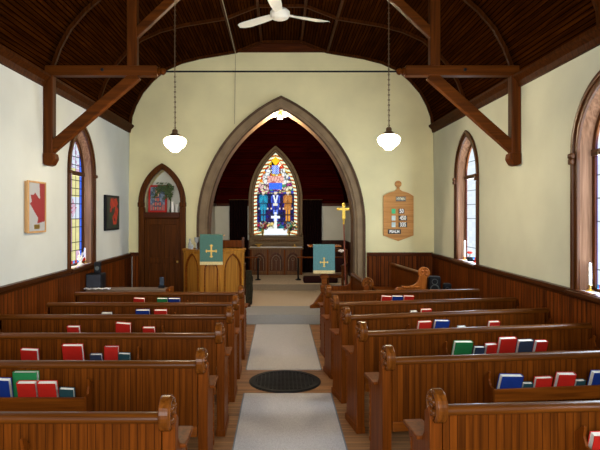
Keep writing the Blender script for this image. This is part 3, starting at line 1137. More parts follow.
# ------------------------------------------------------------------ hymn books in the racks
CLOTH = {'red': RED, 'blue': BLUE, 'green': GREEN, 'navy': NAVY, 'dteal': DTEAL, 'grey': GREYB}
CNAME = {'red': 'red', 'blue': 'bright blue', 'green': 'green', 'navy': 'dark navy', 'dteal': 'small dark teal', 'grey': 'pale grey'}
BOOKS = {
    ('L', 1): [(-1.832, 0.107, 0.211, 'blue'), (-1.71, 0.17, 0.235, 'green'), (-1.668, 0.127, 0.191, 'red'), (-1.534, 0.127, 0.191, 'red'), (-1.414, 0.1, 0.144, 'dteal')],
    ('L', 2): [(-2.057, 0.141, 0.188, 'red'), (-1.693, 0.17, 0.23, 'red'), (-1.507, 0.099, 0.151, 'navy'), (-1.401, 0.12, 0.196, 'red'), (-1.283, 0.099, 0.155, 'dteal')],
    ('L', 3): [(-2.01, 0.123, 0.205, 'red'), (-1.536, 0.147, 0.234, 'red'), (-1.276, 0.118, 0.195, 'red')],
    ('L', 4): [(-1.924, 0.112, 0.201, 'grey'), (-1.521, 0.157, 0.235, 'blue'), (-1.325, 0.145, 0.235, 'red')],
    ('L', 5): [(-1.785, 0.14, 0.235, 'red'), (-1.483, 0.133, 0.235, 'green'), (-1.334, 0.152, 0.235, 'blue')],
    ('R', 0): [(1.663, 0.13, 0.169, 'red')],
    ('R', 1): [(1.593, 0.168, 0.177, 'blue'), (1.725, 0.074, 0.119, 'dteal'), (1.839, 0.127, 0.158, 'red'), (2.001, 0.135, 0.177, 'red'), (2.119, 0.071, 0.126, 'dteal'), (2.264, 0.143, 0.182, 'blue')],
    ('R', 2): [(1.558, 0.17, 0.206, 'green'), (1.71, 0.096, 0.152, 'navy'), (1.822, 0.105, 0.174, 'red'), (1.967, 0.158, 0.225, 'red'), (2.138, 0.141, 0.197, 'navy'), (2.286, 0.115, 0.182, 'red')],
    ('R', 3): [(1.423, 0.14, 0.235, 'red'), (1.595, 0.156, 0.235, 'blue'), (1.824, 0.081, 0.166, 'grey'), (2.172, 0.118, 0.205, 'red')],
    ('R', 4): [(1.517, 0.075, 0.192, 'grey'), (1.665, 0.127, 0.21, 'red')],
    ('R', 5): [(1.354, 0.136, 0.235, 'red'), (1.504, 0.143, 0.235, 'blue'), (1.654, 0.137, 0.235, 'red')],
}


def book(X, Y, rz, w, h, th, col, s, label, group, lean, roll):
    t = thing('hymn_book', label, 'book', (X, Y, .600), rz, group)
    c = CLOTH[col]
    M = Matrix.Translation((0, 0, .5 * w * math.sin(abs(roll)) + (.5 * th + .004) * math.sin(lean))) @ Matrix.Rotation(roll, 4, 'Y') @ Matrix.Rotation(lean, 4, 'X')
    # two boards and a rounded spine on the wall side, fore edge towards the aisle
    m = MB().box(-w / 2, w / 2, -th / 2, -th / 2 + .003, 0, h).box(-w / 2, w / 2, th / 2 - .003, th / 2, 0, h)
    sp = w / 2 * s
    m.ext([[(sp, -th / 2), (sp + .004 * s, -th / 4), (sp + .005 * s, 0), (sp + .004 * s, th / 4), (sp, th / 2), (sp - .003 * s, th / 2), (sp - .003 * s, -th / 2)]], 'z', 0, h)
    m.move(M)
    m.build('cover', c, t)
    a, b = sorted((sp - .003 * s, -sp + .005 * s))
    m = MB().box(a, b, -th / 2 + .003, th / 2 - .003, .003, h - .004)
    m.move(M)
    m.build('pages', PAGES, t)
    return t


nth = ['first', 'second', 'third', 'fourth', 'fifth', 'sixth', 'seventh']
which = ['nearest', 'second-nearest', 'third-nearest', 'fourth-nearest', 'fifth-nearest', 'farthest']
brnd = random.Random(5)
for (sd, i), bs in BOOKS.items():
    side = 'left' if sd == 'L' else 'right'
    s = -1 if sd == 'L' else 1
    lastx, back = None, False
    if sd == 'L':
        ax, ay, tt = XLE[i], YL[i], 0
    else:
        ax, ay, tt = AR[i]
    ang = math.atan(tt)
    order = sorted(range(len(bs)), key=lambda k: s * bs[k][0])
    rank = {k: n for n, k in enumerate(order)}
    placed = []
    cnt_ = len(bs)
    for k, (x, w, h, col) in enumerate(bs):
        th = .032 if h < .16 else .042
        w *= .95
        h = h * 1.04 - .036
        off = -.082
        for (px, pw, poff) in placed:
            if abs(px - x) < (pw + w) / 2 + .011 and poff == off:
                off = -.036
        placed.append((x, w, off))
        lean = -.09 if off > -.05 else -.14
        if off > -.05:
            off, lean = -.0235, .06
        else:
            off, lean = (-.069 if cnt_ > 3 else -.055), .28
        y = ay + tt * (x - ax) + off * math.cos(ang)
        xx = x + math.sin(ang) * (-off) * 0
        cnt = len(bs)
        lab = '%s hymn book, %s from the aisle in the %s %s pew rack' % (CNAME[col], nth[rank[k]], which[i], side)
        book(xx, y, ang + brnd.uniform(-.02, .02), w, h, th, col, s, lab, 'hymn books in the pew racks', lean, brnd.choice((0, 0, .03, .05)) * (1 if cnt_ > 3 else 1.6))

# ------------------------------------------------------------------ aisle: runners and the floor register
def runner(x, y0, y1, label, hw=.445):
    t = thing('carpet_runner', label, 'carpet', (x, (y0 + y1) / 2, 0.0), 0, 'aisle runners')
    d = (y1 - y0) / 2
    MB().box(-hw, hw, -d, d, .001, .010).build('carpet', CARPET, t)
    MB().box(-hw - .012, -hw, -d, d, .001, .011).box(hw, hw + .012, -d, d, .001, .011).build('edging', CARPET_E, t)


runner(.078, -1.0, 5.61, 'grey carpet runner in the near part of the aisle, in front of the floor grille')
runner(.045, 6.47, 9.235, 'grey carpet runner between the floor grille and the platform step')
t = thing('floor_grille', 'round black iron heating grille set in the aisle floor between the runners', 'floor grille', (.055, 6.03, 0))
MB().lathe([(0, .001), (.40, .001), (.40, .008), (0, .008)], seg=48).build('pan', IRON, t)
MB().lathe([(.33, .008), (.335, .016), (.385, .016), (.392, .008)], seg=48).build('rim', IRON, t)
m = MB()
for k in range(-7, 8):
    y = k * .044
    hw_ = math.sqrt(max(0, .33 ** 2 - y * y))
    m.box(-hw_, hw_, y - .006, y + .006, .008, .014)
    m.box(y - .006, y + .006, -hw_, hw_, .008, .014)
m.build('lattice', plain('worn_iron', (.022, .021, .02), spec=.1, rough=.6), t)


# ------------------------------------------------------------------ pulpit
def cross_poly(sz, w=.085):
    """flared cross outline, height 2*sz"""
    pts = []
    a, b, c_ = w * sz * 1.3, w * sz * 2.0, sz
    arm = [(a, a), (a, c_ * .72), (a * 2.0, c_ * .74), (a * 2.2, c_ * .86), (a * 1.1, c_ * .90), (0, c_), (-a * 1.1, c_ * .90), (-a * 2.2, c_ * .86), (-a * 2.0, c_ * .74), (-a, c_ * .72)]
    for k in range(4):
        t = k * PI / 2
        f = .86 if k % 2 else 1.0
        for x, y in arm[1:]:
            y2 = a + (y - a) * f
            pts.append((x * math.cos(t) - y2 * math.sin(t), x * math.sin(t) + y2 * math.cos(t)))
        x, y = -a, a
        pts.append((x * math.cos(t) - y * math.sin(t), x * math.sin(t) + y * math.cos(t)))
    return pts[::-1]


def hanging(name, label, cloth, x, y, z_top, z_bot, w, zc, parent=None, cs=.118):
    """frontal cloth: drapes over the desk edge, with a fringe and an embroidered cross"""
    t = thing(name, label, 'cloth', (x, y, 0))
    n = 12
    vs, fs = [], []
    prof_ = [(.16, z_top - .012), (.10, z_top + .004), (.03, z_top + .006), (.006, z_top - .004), (0, z_top - .03), (.0, z_bot + .05)]
    m = MB()
    outl = prof_ + [(p[0] + .006, p[1] - (.006 if p[0] > .02 else 0)) for p in prof_[::-1]]
    m.ext([outl], 'x', -w / 2, w / 2)
    m.build('cloth_panel', cloth, t)
    m = MB()
    for k in range(26):
        xx = -w / 2 + (k + .5) * w / 26
        m.box(xx - w / 52 * .93, xx + w / 52 * .93, -.004 - .002 * (k % 2), .008, z_bot, z_bot + .055)
    m.build('fringe', FRINGE, t)
    m = MB().ext([[(px, pz + zc) for px, pz in cross_poly(cs)]], 'y', -.006, .0)
    m.build('cross', GOLDTHREAD, t, bevel=.002)
    return t


PX, PY = -1.205, 9.45
pu = thing('pulpit', 'golden oak octagonal pulpit with pointed arch panels beside the chancel arch', 'pulpit', (PX, PY, .166))
plan = [(-.185, 0), (.185, 0), (.545, .36), (.545, .60), (-.545, .60), (-.545, .36)]
edges = [((-.545, .36), (-.185, 0)), ((-.185, 0), (.185, 0)), ((.185, 0), (.545, .36))]
H = 1.03
for (a, b) in edges:
    L = math.hypot(b[0] - a[0], b[1] - a[1])
    ang = math.atan2(b[1] - a[1], b[0] - a[0])
    M = Matrix.Translation((a[0], a[1], 0)) @ Matrix.Rotation(ang, 4, 'Z')
    hw = L / 2 - .07
    hole = lancet(L / 2, hw, .16, .70, hw * 1.75, hw, 8)
    m = MB().ext([[(0, 0), (L, 0), (L, H), (0, H)], hole[::-1]], 'y', 0, .035)
    m.move(M)
    f = m.build('arch_panel', PULPIT, pu, bevel=.006)
    m = MB().box(.01, L - .01, .022, .04, .02, H - .01)
    m.move(M)
    m.build('panel_board', PULPITD, f)
    ri, ro = lancet(L / 2, hw - .012, .17, .70, hw * 1.75, hw, 8), lancet(L / 2, hw + .012, .15, .70, hw * 1.75, hw, 8)
    m = MB().ext([band(ri, ro)], 'y', -.012, .03)
    m.move(M)
    m.build('arch_moulding', PEWSEAT, f, bevel=.004)
    m = MB().box(-.0, L, -.02, .03, 0.001, .10)
    m.move(M)
    m.build('plinth', PULPIT, f, bevel=.01)
for s in (-1, 1):
    a, b = sorted((s * .50, s * .545))
    MB().box(a, b, .36, .60, 0, H).build('side_panel', PULPIT, pu)
# moulded ledge
def offs(o):
    return [(-.185 - o * .41, -o), (.185 + o * .41, -o), (.545 + o, .36 - o * .41), (.545 + o, .60), (-.545 - o, .60), (-.545 - o, .36 - o * .41)]
inner = [(-.14, .10), (.14, .10), (.44, .39), (.44, .59), (-.44, .59), (-.44, .39)]
MB().ext([offs(.028), inner[::-1]], 'z', H + .012, H + .042).build('ledge', PULPIT, pu, bevel=.008)
MB().ext([offs(.012), inner[::-1]], 'z', H - .03, H + .012).build('ledge', PULPIT, pu, bevel=.006)
MB().box(-.21, .21, -.02, .26, 1.315, 1.335).box(-.03, .03, .08, .14, H + .03, 1.32).box(-.12, .12, .02, .2, H + .035, H + .06).build('book_desk', PULPIT, pu, bevel=.005)
hanging('pulpit_cloth', 'green pulpit fall with a gold cross and fringe, hanging over the pulpit front', TEAL, PX + .01, PY - .055, 1.512, .985, .40, 1.225)

# glass things on the pulpit ledge
t = thing('glass_carafe', 'clear glass carafe on the left end of the pulpit ledge', 'carafe', (-1.655, 9.93, 1.2395))
MB().lathe([(.0, 0), (.035, 0), (.042, .03), (.038, .08), (.018, .12), (.016, .16), (.022, .175), (0, .17)], seg=18).build('bottle_body', CLEARG, t, smooth=True)
t = thing('drinking_glass', 'tall stemmed glass on the pulpit ledge beside the green cloth', 'glass', (-1.50, 9.72, 1.2395))
MB().lathe([(.0, 0), (.03, 0), (.03, .006), (.006, .012), (.006, .10), (.035, .14), (.04, .21), (.036, .21), (0, .15)], seg=18).build('goblet', CLEARG, t, smooth=True)
t = thing('drinking_glass', 'short tumbler between the carafe and the stemmed glass on the pulpit ledge', 'glass', (-1.60, 9.80, 1.2395))
MB().lathe([(.0, 0), (.028, 0), (.032, .07), (.029, .07), (0, .01)], seg=18).build('tumbler', CLEARG, t, smooth=True)

# ------------------------------------------------------------------ lectern
LX, LY = .80, 9.80
t = thing('lectern', 'oak lectern on a cross-footed post at the right of the platform', 'lectern', (LX, LY, .166))
m = MB().box(-.295, .295, -.16, .20, 1.115, 1.14)
m.build('desk', STALL, t, bevel=.006)
m = MB().box(-.05, .05, -.05, .05, .12, 1.14).box(-.075, .075, -.075, .075, .55, .60).box(-.07, .07, -.07, .07, .30, .42).box(-.065, .065, -.065, .065, .62, .68)
m.build('post', PEWSEAT, t, bevel=.012)
for k in range(4):
    ft = [(.04, .001), (.27, .001), (.27, .05), (.20, .09), (.12, .20), (.045, .30)]
    m = MB().ext([ft], 'y', -.028, .028)
    m.move(Matrix.Rotation(k * PI / 2 + .25, 4, 'Z'))
    m.build('foot', PEWSEAT, t, bevel=.01)
hanging('lectern_cloth', 'blue-green lectern fall with a small gold cross and fringe, hanging from the lectern', TEALB, LX - .015, LY - .178, 1.322, .81, .385, 1.01, cs=.09)

# dark cloth-covered stand behind the pulpit
t = thing('prayer_desk', 'narrow dark prayer desk draped in mottled cloth just right of the pulpit', 'prayer desk', (-.575, 9.98, .166))
m = MB().box(-.035, .035, -.10, .10, .001, .62)
m.build('desk_body', DCHAIR, t)
m = MB()
for k in range(9):
    y = -.11 + k * .0245
    m.tube([(.045, y, .05 + .02 * (k % 3)), (.05 + .008 * (k % 2), y, .3), (.04, y, .64)], .016, 6)
m.box(-.05, .05, -.115, .10, .625, .66)
for k in range(4):
    m.tube([(-.04 + k * .027, -.115, .08), (-.04 + k * .027, -.122, .3), (-.04 + k * .027, -.112, .645)], .016, 6)
m.build('drape', DKGREEN, t, smooth=True)


# clergy chairs
def clergy_chair(x, y, z, rz, label, w=.48, h=1.0, rounded=False):
    t = thing('clergy_chair', label, 'chair', (x, y, z), rz, 'clergy chairs')
    for a in (-1, 1):
        MB().box(a * w / 2 - .025, a * w / 2 + .025, -.025, .025, 0, h + .06).build('back_post', DCHAIR, t, bevel=.006)
        MB().box(a * w / 2 - .025, a * w / 2 + .025, -.45, -.40, 0, .64).build('front_leg', DCHAIR, t, bevel=.006)
        MB().box(a * w / 2 - .035, a * w / 2 + .035, -.46, -.02, .64, .675).build('armrest', DCHAIR, t, bevel=.008)
    MB().box(-w / 2, w / 2, -.45, .02, .41, .46).build('seat', DCHAIR, t, bevel=.008)
    if rounded:
        o = arc(0, h - .12, w / 2 - .0, PI, 0, 14)
        i_ = arc(0, h - .12, w / 2 - .07, PI, 0, 14)
        MB().ext([o + i_[::-1]], 'y', -.02, .02).build('arched_rail', DCHAIR, t, bevel=.006)
        MB().box(-w / 2 + .07, w / 2 - .07, -.01, .01, .52, h - .12).build('back_panel', CARPET_DK, t)
    else:
        MB().box(-w / 2 + .02, w / 2 - .02, -.018, .018, h - .14, h).build('top_rail', PEWEND, t, bevel=.006)
        for k in range(4):
            xx = -w / 2 + .09 + k * (w - .18) / 3
            MB().box(xx - .015, xx + .015, -.01, .01, .46, h - .13).build('slat', DCHAIR, t)
    return t


clergy_chair(-.97, 10.95, .166, PI, 'plain wooden clergy chair behind the pulpit, only its back rail showing', .44, 1.17)
clergy_chair(1.20, 11.35, .166, -.3, 'dark round-backed clergy chair behind the lectern', .40, .90, True)
m = MB()
for k in range(5):
    m.ball((1.245 + k * .02, 11.30 - .006 * k, 1.10 + .012 * math.sin(k * 2.3)), .030, 8, .7)
tag(m.build('folded_napkin', WHITEC, smooth=True), 'crumpled white napkin on the round-backed chair', 'cloth')

# processional cross
t = thing('processional_cross', 'tall gilt processional cross on a reddish wooden staff beside the lectern', 'cross', (1.245, 10.55, .166))
MB().tube([(.045, 0, .05), (.0, 0, 1.56)], .014, 10).build('staff', plain('reddish_staff_wood', (.26, .07, .04), rough=.35), t, smooth=True)
MB().lathe([(0, .0), (.13, .0), (.13, .03), (.04, .06), (.02, .09), (0, .09)], (.045, 0, 0), 20).build('staff_base', DCHAIR, t, smooth=True)
m = MB().lathe([(0, 1.50), (.014, 1.50), (.024, 1.53), (.016, 1.56), (.028, 1.59), (.014, 1.62), (0, 1.62)], seg=12)
m.build('collar', GOLD, t, smooth=True)
zc = 1.80
m = MB().ext([[(-.018, 1.60), (.018, 1.60), (.036, 1.62), (.026, zc - .02), (.11, zc - .03), (.12, zc), (.11, zc + .03), (.026, zc + .02), (.030, zc + .09), (0, zc + .11), (-.030, zc + .09), (-.026, zc + .02), (-.11, zc + .03), (-.12, zc), (-.11, zc - .03), (-.026, zc - .02), (-.036, 1.62)]], 'y', -.01, .01)
for a, b in ((-.11, zc), (.11, zc), (0, zc + .095)):
    m.ball((a, 0, b), .030, 10)
m.build('cross_head', GOLD, t, bevel=.003)

# ------------------------------------------------------------------ altar and its furniture
AX, AY = -.10, 13.80
al = thing('altar', 'carved oak altar with three pointed arch panels under the stained glass window', 'altar', (AX, AY, .311))
aw = .67
m = MB()
holes = [lancet(cx_, .16, .10, .38, .20, .16, 8)[::-1] for cx_ in (-.43, 0, .43)]
m.ext([[(-aw, 0), (aw, 0), (aw, .66), (-aw, .66)]] + holes, 'y', 0, .03)
m.build('altar_front', ALTARW, al, bevel=.006)
MB().box(-aw + .01, aw - .01, .028, .40, .0, .66).build('altar_body', DCHAIR, al)
for xx in (-.645, -.215, .215, .645):
    MB().box(xx - .022, xx + .022, -.022, .004, .0, .655).build('pilaster', PEWEND, al, bevel=.005)
for cx_ in (-.43, 0, .43):
    o_, i_ = lancet(cx_, .12, .12, .36, .16, .12, 8), lancet(cx_, .10, .12, .36, .14, .10, 8)
    m = MB().ext([band(i_, o_)], 'y', .012, .028).ring((cx_, .02, .40), .035, .008, 'y', 12, 5).box(cx_ - .006, cx_ + .006, .014, .026, .12, .36)
    m.build('tracery', RETABLE, al)
MB().box(-aw - .03, aw + .03, -.03, .42, .66, .70).build('altar_top', RETABLE, al, bevel=.008)
MB().box(-aw + .0, aw - .0, -.034, .30, .7005, .712).build('altar_linen', WHITEC, al)
rt = thing('retable', 'carved grey-brown retable shelf behind the altar, below the stained glass', 'retable', (AX, 14.25, .311))
MB().box(-.66, .66, 0, .20, .60, .945).build('retable_body', RETABLE, rt)
m = MB().box(-.69, .69, -.03, .20, .945, .985).box(-.67, .67, -.015, .02, .73, .76)
m.build('shelf', RETABLE, rt, bevel=.006)
m = MB()
for k in range(17):
    xx = -.56 + k * .07
    m.ring((xx, -.004, .855), .026, .006, 'y', 10, 4)
    m.ball((xx, -.004, .855), .009, 6)
m.build('carving', ALTARW, rt)
for s in (-1, 1):
    m = MB().box(s * .68 - .03, s * .68 + .03, -.03, .03, .70, 1.0).ball((s * .68, 0, 1.03), .032, 8)
    m.build('end_post', RETABLE, rt)
    MB().box(s * .60 - .05, s * .60 + .05, .0, .18, .0, .60).build('support', ALTARW, rt)

FLW = plain('white_petals', (.80, .74, .66), rough=.7, noise=.1, scale=50)
FLR = plain('crimson_petals', (.22, .01, .03), rough=.7)


def altar_vase(x, label, seed, hgt):
    r = random.Random(seed)
    t = thing('flower_vase', label, 'vase of flowers', (x, 14.32, 1.2965), 0, 'altar vases')
    MB().lathe([(0, 0), (.04, 0), (.042, .01), (.018, .03), (.035, .08), (.04, .12), (.02, .16), (.03, .185), (.0, .18)], seg=16).build('vase', BRASS, t, smooth=True)
    lf = MB()
    for k in range(16):
        a, e = r.uniform(0, 2 * PI), r.uniform(.10, .20)
        z0 = .17
        p = Vector((math.cos(a) * e, math.sin(a) * e * .35, hgt * r.uniform(.4, .9)))
        lf.tube([(0, 0, z0), tuple(p * .6 + Vector((0, 0, z0 * .4))), tuple(p)], [.004, .007, .002], 4)
        q = p + Vector((0, 0, .0))
        lf.hexa([q + Vector((-.02, -.002, -.02)), q + Vector((.01, -.002, -.03)), q + Vector((.03, .002, .01)), q + Vector((.0, .002, .03))],
                [q + Vector((-.02, .004, -.02)), q + Vector((.01, .004, -.03)), q + Vector((.03, .008, .01)), q + Vector((.0, .008, .03))])
    lf.build('foliage', LEAFM, t)
    for k, (dx, dz, rr, mt, core) in enumerate(((-.02, .27, .062, FLW, 1), (.10, .20, .040, FLR, 0), (-.12, .17, .035, FLW, 0), (.07, .35, .035, FLW, 0), (-.10, .33, .03, FLR, 0))):
        m = MB()
        for j in range(7):
            a = 2 * PI * j / 7
            m.ball((dx + rr * .62 * math.cos(a), -.05, dz + rr * .62 * math.sin(a)), rr * .42, 6)
        f = m.build('flower', mt, t, smooth=True)
        MB().ball((dx, -.065, dz), rr * .4, 8).build('flower_centre', FLR if mt is FLW else FLW, f, smooth=True)


altar_vase(-.46, 'brass vase of white and crimson flowers at the left end below the stained glass', 1, .42)
altar_vase(.24, 'brass vase of white and crimson flowers at the right end below the stained glass', 2, .42)
t = thing('offering_plate', 'brass offering bowl at the left end of the altar top', 'bowl', (-.55, 13.95, 1.0235))
MB().lathe([(0, 0), (.05, 0), (.05, .01), (.03, .02), (.11, .07), (.115, .075), (.10, .07), (0, .03)], seg=20).build('bowl', BRASS, t, smooth=True)
t = thing('candle_holder', 'small brass candle holder at the right end of the altar top', 'candle holder', (.38, 13.98, 1.0235))
MB().lathe([(0, 0), (.07, 0), (.07, .01), (.015, .03), (.015, .06), (.03, .07), (0, .07)], seg=16).build('holder', BRASS, t, smooth=True)

# curtains either side of the altar
CURT = plain('near_black_curtain', (.010, .004, .004), spec=.0, rough=.9, noise=.15, scale=30)
for x0, x1, nm in ((-1.34, -.86, 'left'), (.62, 1.11, 'right')):
    n = 40
    f_, b_ = [], []
    for k in range(n + 1):
        x = x0 + (x1 - x0) * k / n
        y = 14.36 + .022 * math.sin(k / n * 2 * PI * 7)
        f_.append((x, y))
        b_.append((x, y + .012))
    m = MB().ext([f_ + b_[::-1]], 'z', .33, 2.24)
    t = thing('altar_curtain', 'near-black pleated curtain hanging at the %s of the altar' % nm, 'curtain', ((x0 + x1) / 2, 14.36, .32), 0, 'altar curtains')
    m.move(Matrix.Translation((-(x0 + x1) / 2, -14.36, -.32)))
    m.build('curtain_cloth', CURT, t, smooth=True)
    MB().tube([(-(x1 - x0) / 2 - .02, 0, 1.93), ((x1 - x0) / 2 + .02, 0, 1.93)], .012, 8).build('curtain_rod', BRONZE, t)

# communion rails and kneelers
for s, xa, xb in ((-1, -.52, -1.62), (1, .43, 1.62)):
    nm = 'left' if s < 0 else 'right'
    t = thing('communion_rail', 'thin wooden communion rail on black iron posts, %s half' % nm, 'rail', (xa, 12.76, .311), 0, 'communion rails')
    a, b = sorted((0, xb - xa))
    MB().box(a - .03, b, -.035, .035, .52, .55).build('hand_rail', PEWEND, t, bevel=.008)
    for xx in (0, (xb - xa) * .93):
        p = MB().tube([(xx, 0, .01), (xx, 0, .52)], .022, 10).build('rail_post', IRON, t)
        MB().lathe([(0, 0), (.07, 0), (.07, .012), (.03, .03), (0, .03)], (xx, 0, 0), 16).build('foot_plate', IRON, p)
for x0, x1, nm in ((-1.35, -.62, 'left'), (.53, 1.30, 'right')):
    m = MB().box(x0, x1, 12.18, 12.46, .3115, .45)
    o = m.build('kneeler', CARPET_DK, bevel=.03)
    tag(o, 'dark red padded kneeler in front of the %s communion rail' % nm, 'kneeler', 'kneelers')

# ------------------------------------------------------------------ hymn board
def text_mesh(txt, size, loc, mat, parent, name='lettering', depth=.004, sx=1.0):
    cu = bpy.data.curves.new(name, 'FONT')
    cu.body = txt
    cu.size = size
    cu.extrude = depth / 2
    cu.offset = size * .035
    cu.align_x = 'CENTER'
    cu.align_y = 'CENTER'
    o = bpy.data.objects.new(name, cu)
    COL.objects.link(o)
    dg = bpy.context.evaluated_depsgraph_get()
    dg.update()
    me = bpy.data.meshes.new_from_object(o.evaluated_get(dg))
    bpy.data.objects.remove(o)
    me.transform(Matrix.Translation(loc) @ Matrix.Rotation(PI / 2, 4, 'X') @ Matrix.Diagonal((sx, 1, 1, 1)))
    me.materials.clear()
    me.materials.append(mat)
    o = bpy.data.objects.new(name, me)
    COL.objects.link(o)
    o.parent = parent
    return o


INKW = plain('white_figures', (.95, .95, .92), rough=.5, noise=.01)
PLATE = plain('black_plate', (.02, .02, .02), rough=.5)
hb = thing('hymn_board', 'wooden hymn board with a round finial and number plates on the front wall', 'hymn board', (2.205, YB, 1.87))
body = [(-.275, .33), (-.275, -.40), (0, -.505), (.285, -.40), (.285, .33)] + arc(.005, -.02, .45, math.radians(50), math.radians(80), 5) + \
    [(.028, .46), (.022, .50)] + arc(0, .56, .062, math.radians(-68), math.radians(248), 14) + [(-.022, .50), (-.028, .46)] + arc(.0, -.02, .45, math.radians(100), math.radians(130), 5)
MB().ext([body], 'y', -.035, -.001).build('board', BOARD, hb, bevel=.005)
m = MB()
for z in (.275, .16, .115, -.012, -.14, -.262):
    m.box(-.265, .275, -.046, -.034, z - .009, z + .009)
m.build('rail_strip', BOARD, hb)
pl_ = MB().box(-.045, .135, -.054, -.036, .235, .325).build('title_plate', plain('grey_plate', (.10, .09, .08)), hb)
text_mesh('HYMN', .078, (.045, -.056, .280), plain('cream_letters', (.75, .75, .55)), pl_, sx=.72)
for z, n_, card in ((.052, '50', (.06, .55, .22)), (-.076, '450', (.55, .70, .72)), (-.200, '335', (.55, .70, .72))):
    c_ = MB().box(-.125, -.055, -.052, -.036, z - .045, z + .045).build('card', plain('card_%s' % n_, card), hb)
    w_ = .052 * len(n_)
    p_ = MB().box(.005, .005 + w_, -.052, -.036, z - .045, z + .045).build('number_plate', PLATE, hb)
    text_mesh(n_, .105, (.005 + w_ / 2, -.055, z), INKW, p_, sx=.74)
p_ = MB().box(-.195, .045, -.054, -.036, -.372, -.285).build('psalm_plate', PLATE, hb)
text_mesh('PSALM', .070, (-.075, -.057, -.3285), INKW, p_, sx=.92)

# ------------------------------------------------------------------ pictures
LEAF = [(.22, .20), (.40, .21), (.42, .16), (.50, .20), (.60, .30), (.66, .24), (1.01, .30), (1.01, .70), (.62, .81), (.66, .72), (.20, .45), (.28, .42), (.26, .34)]
LEAF = [(.08, .57), (.20, .61), (.13, .75), (.30, .745), (.40, .80), (.62, .69), (.74, .665), (1.01, .66), (1.01, .20), (.52, .155), (.58, .27)]


def maple_canvas(u, v):
    if inpoly((u, v), LEAF) or (u > .70 - (v - .66) * .10 and v > .66):
        return (.26, .010, .018)
    return (.40, .42, .45)


t = thing('wall_picture', 'pale-framed picture of part of a red maple leaf on grey, left wall below the truss', 'picture', (XL, 6.20, 1.95))
MB().box(.001, .03, -.225, .225, -.285, .285).build('backing', MAPLE, t)
m = MB().box(.03, .045, -.235, -.20, -.295, .295).box(.03, .045, .218, .235, -.295, .295).box(.03, .045, -.20, .218, .275, .295).box(.03, .045, -.20, .218, -.295, -.275)
m.build('picture_frame', MAPLE, t)
pattern_panel('canvas', -.20, .218, -.275, .275, 60, 80, maple_canvas, PAINTED, lambda p, q: (.034, p, q), t)
MB().box(.0345, .037, -.06, .08, -.25, -.20).build('brass_plate', BRASS, t)


def poppy_canvas(u, v):
    def bl(cx, cz, r, n, ph):
        a = math.atan2(v - cz, u - cx)
        return math.hypot((u - cx) * 1.0, v - cz) < r * (1 + .12 * math.sin(n * a + ph))
    if math.hypot(u - .62, v - .28) < .05:
        return (.02, .01, .01)
    if bl(.64, .30, .19, 5, 0) or bl(.42, .80, .17, 6, 1) or bl(.72, .82, .16, 5, 2) or bl(.78, .55, .16, 4, 0) or bl(.30, .58, .07, 5, 1):
        k = math.sin(u * 17 + v * 23) * .5 + .5
        return (.30 + .12 * k, .015 + .02 * k, .01)
    k = math.sin(u * 9 + 2) * math.sin(v * 12)
    return (.02, .025 + .03 * max(0, k), .022)


t = thing('wall_picture', 'dark framed painting of red poppies on the left wall by the corner', 'picture', (XL, 9.02, 1.89))
MB().box(.001, .04, -.36, .36, -.29, .29).build('picture_frame', BLACK, t, bevel=.004)
pattern_panel('canvas', -.31, .33, -.26, .26, 50, 60, poppy_canvas, PAINTED, lambda p, q: (.0415, p, q), t)


def portrait_canvas(u, v):
    if abs(u - .48) < .10 * (1.1 - abs(v - .72) * 3) and .60 < v < .84:
        return (.80, .45, .26)
    if abs(u - .48) < .17 and .70 < v < .92:
        return (.25, .14, .10)
    if v < .62 and abs(u - .48) < .12 + (.6 - v) * .5:
        k = math.sin(u * 21) * math.sin(v * 17)
        return (.45, .22, .13) if k > .45 else ((.04, .05, .10) if k > -.3 else (.60, .10, .06))
    if v < .25:
        return (.30, .12, .12)
    k = math.sin(u * 13 + v * 5) * math.sin(v * 19 + u * 3)
    return (.18, .24, .34) if k > 0 else (.06, .10, .18)


t = thing('framed_portrait', 'red-framed painting of a seated figure standing in the arch above the vestry door', 'picture', (-2.315, 10.20, 1.9005), 0)
Mx = Matrix.Rotation(-.10, 4, 'X')
m = MB().box(-.175, .175, .0, .02, .0, .52)
m.move(Mx)
m.build('backing', RED, t)
m = MB().box(-.175, -.14, -.012, .0, 0, .52).box(.14, .175, -.012, .0, 0, .52).box(-.14, .14, -.012, 0, .485, .52).box(-.14, .14, -.012, 0, 0, .035)
m.move(Mx)
m.build('picture_frame', RED, t)
pattern_panel('canvas', -.14, .14, .035, .485, 40, 60, portrait_canvas, PAINTED, lambda p, q: Mx @ Vector((p, -.003, q)), t)

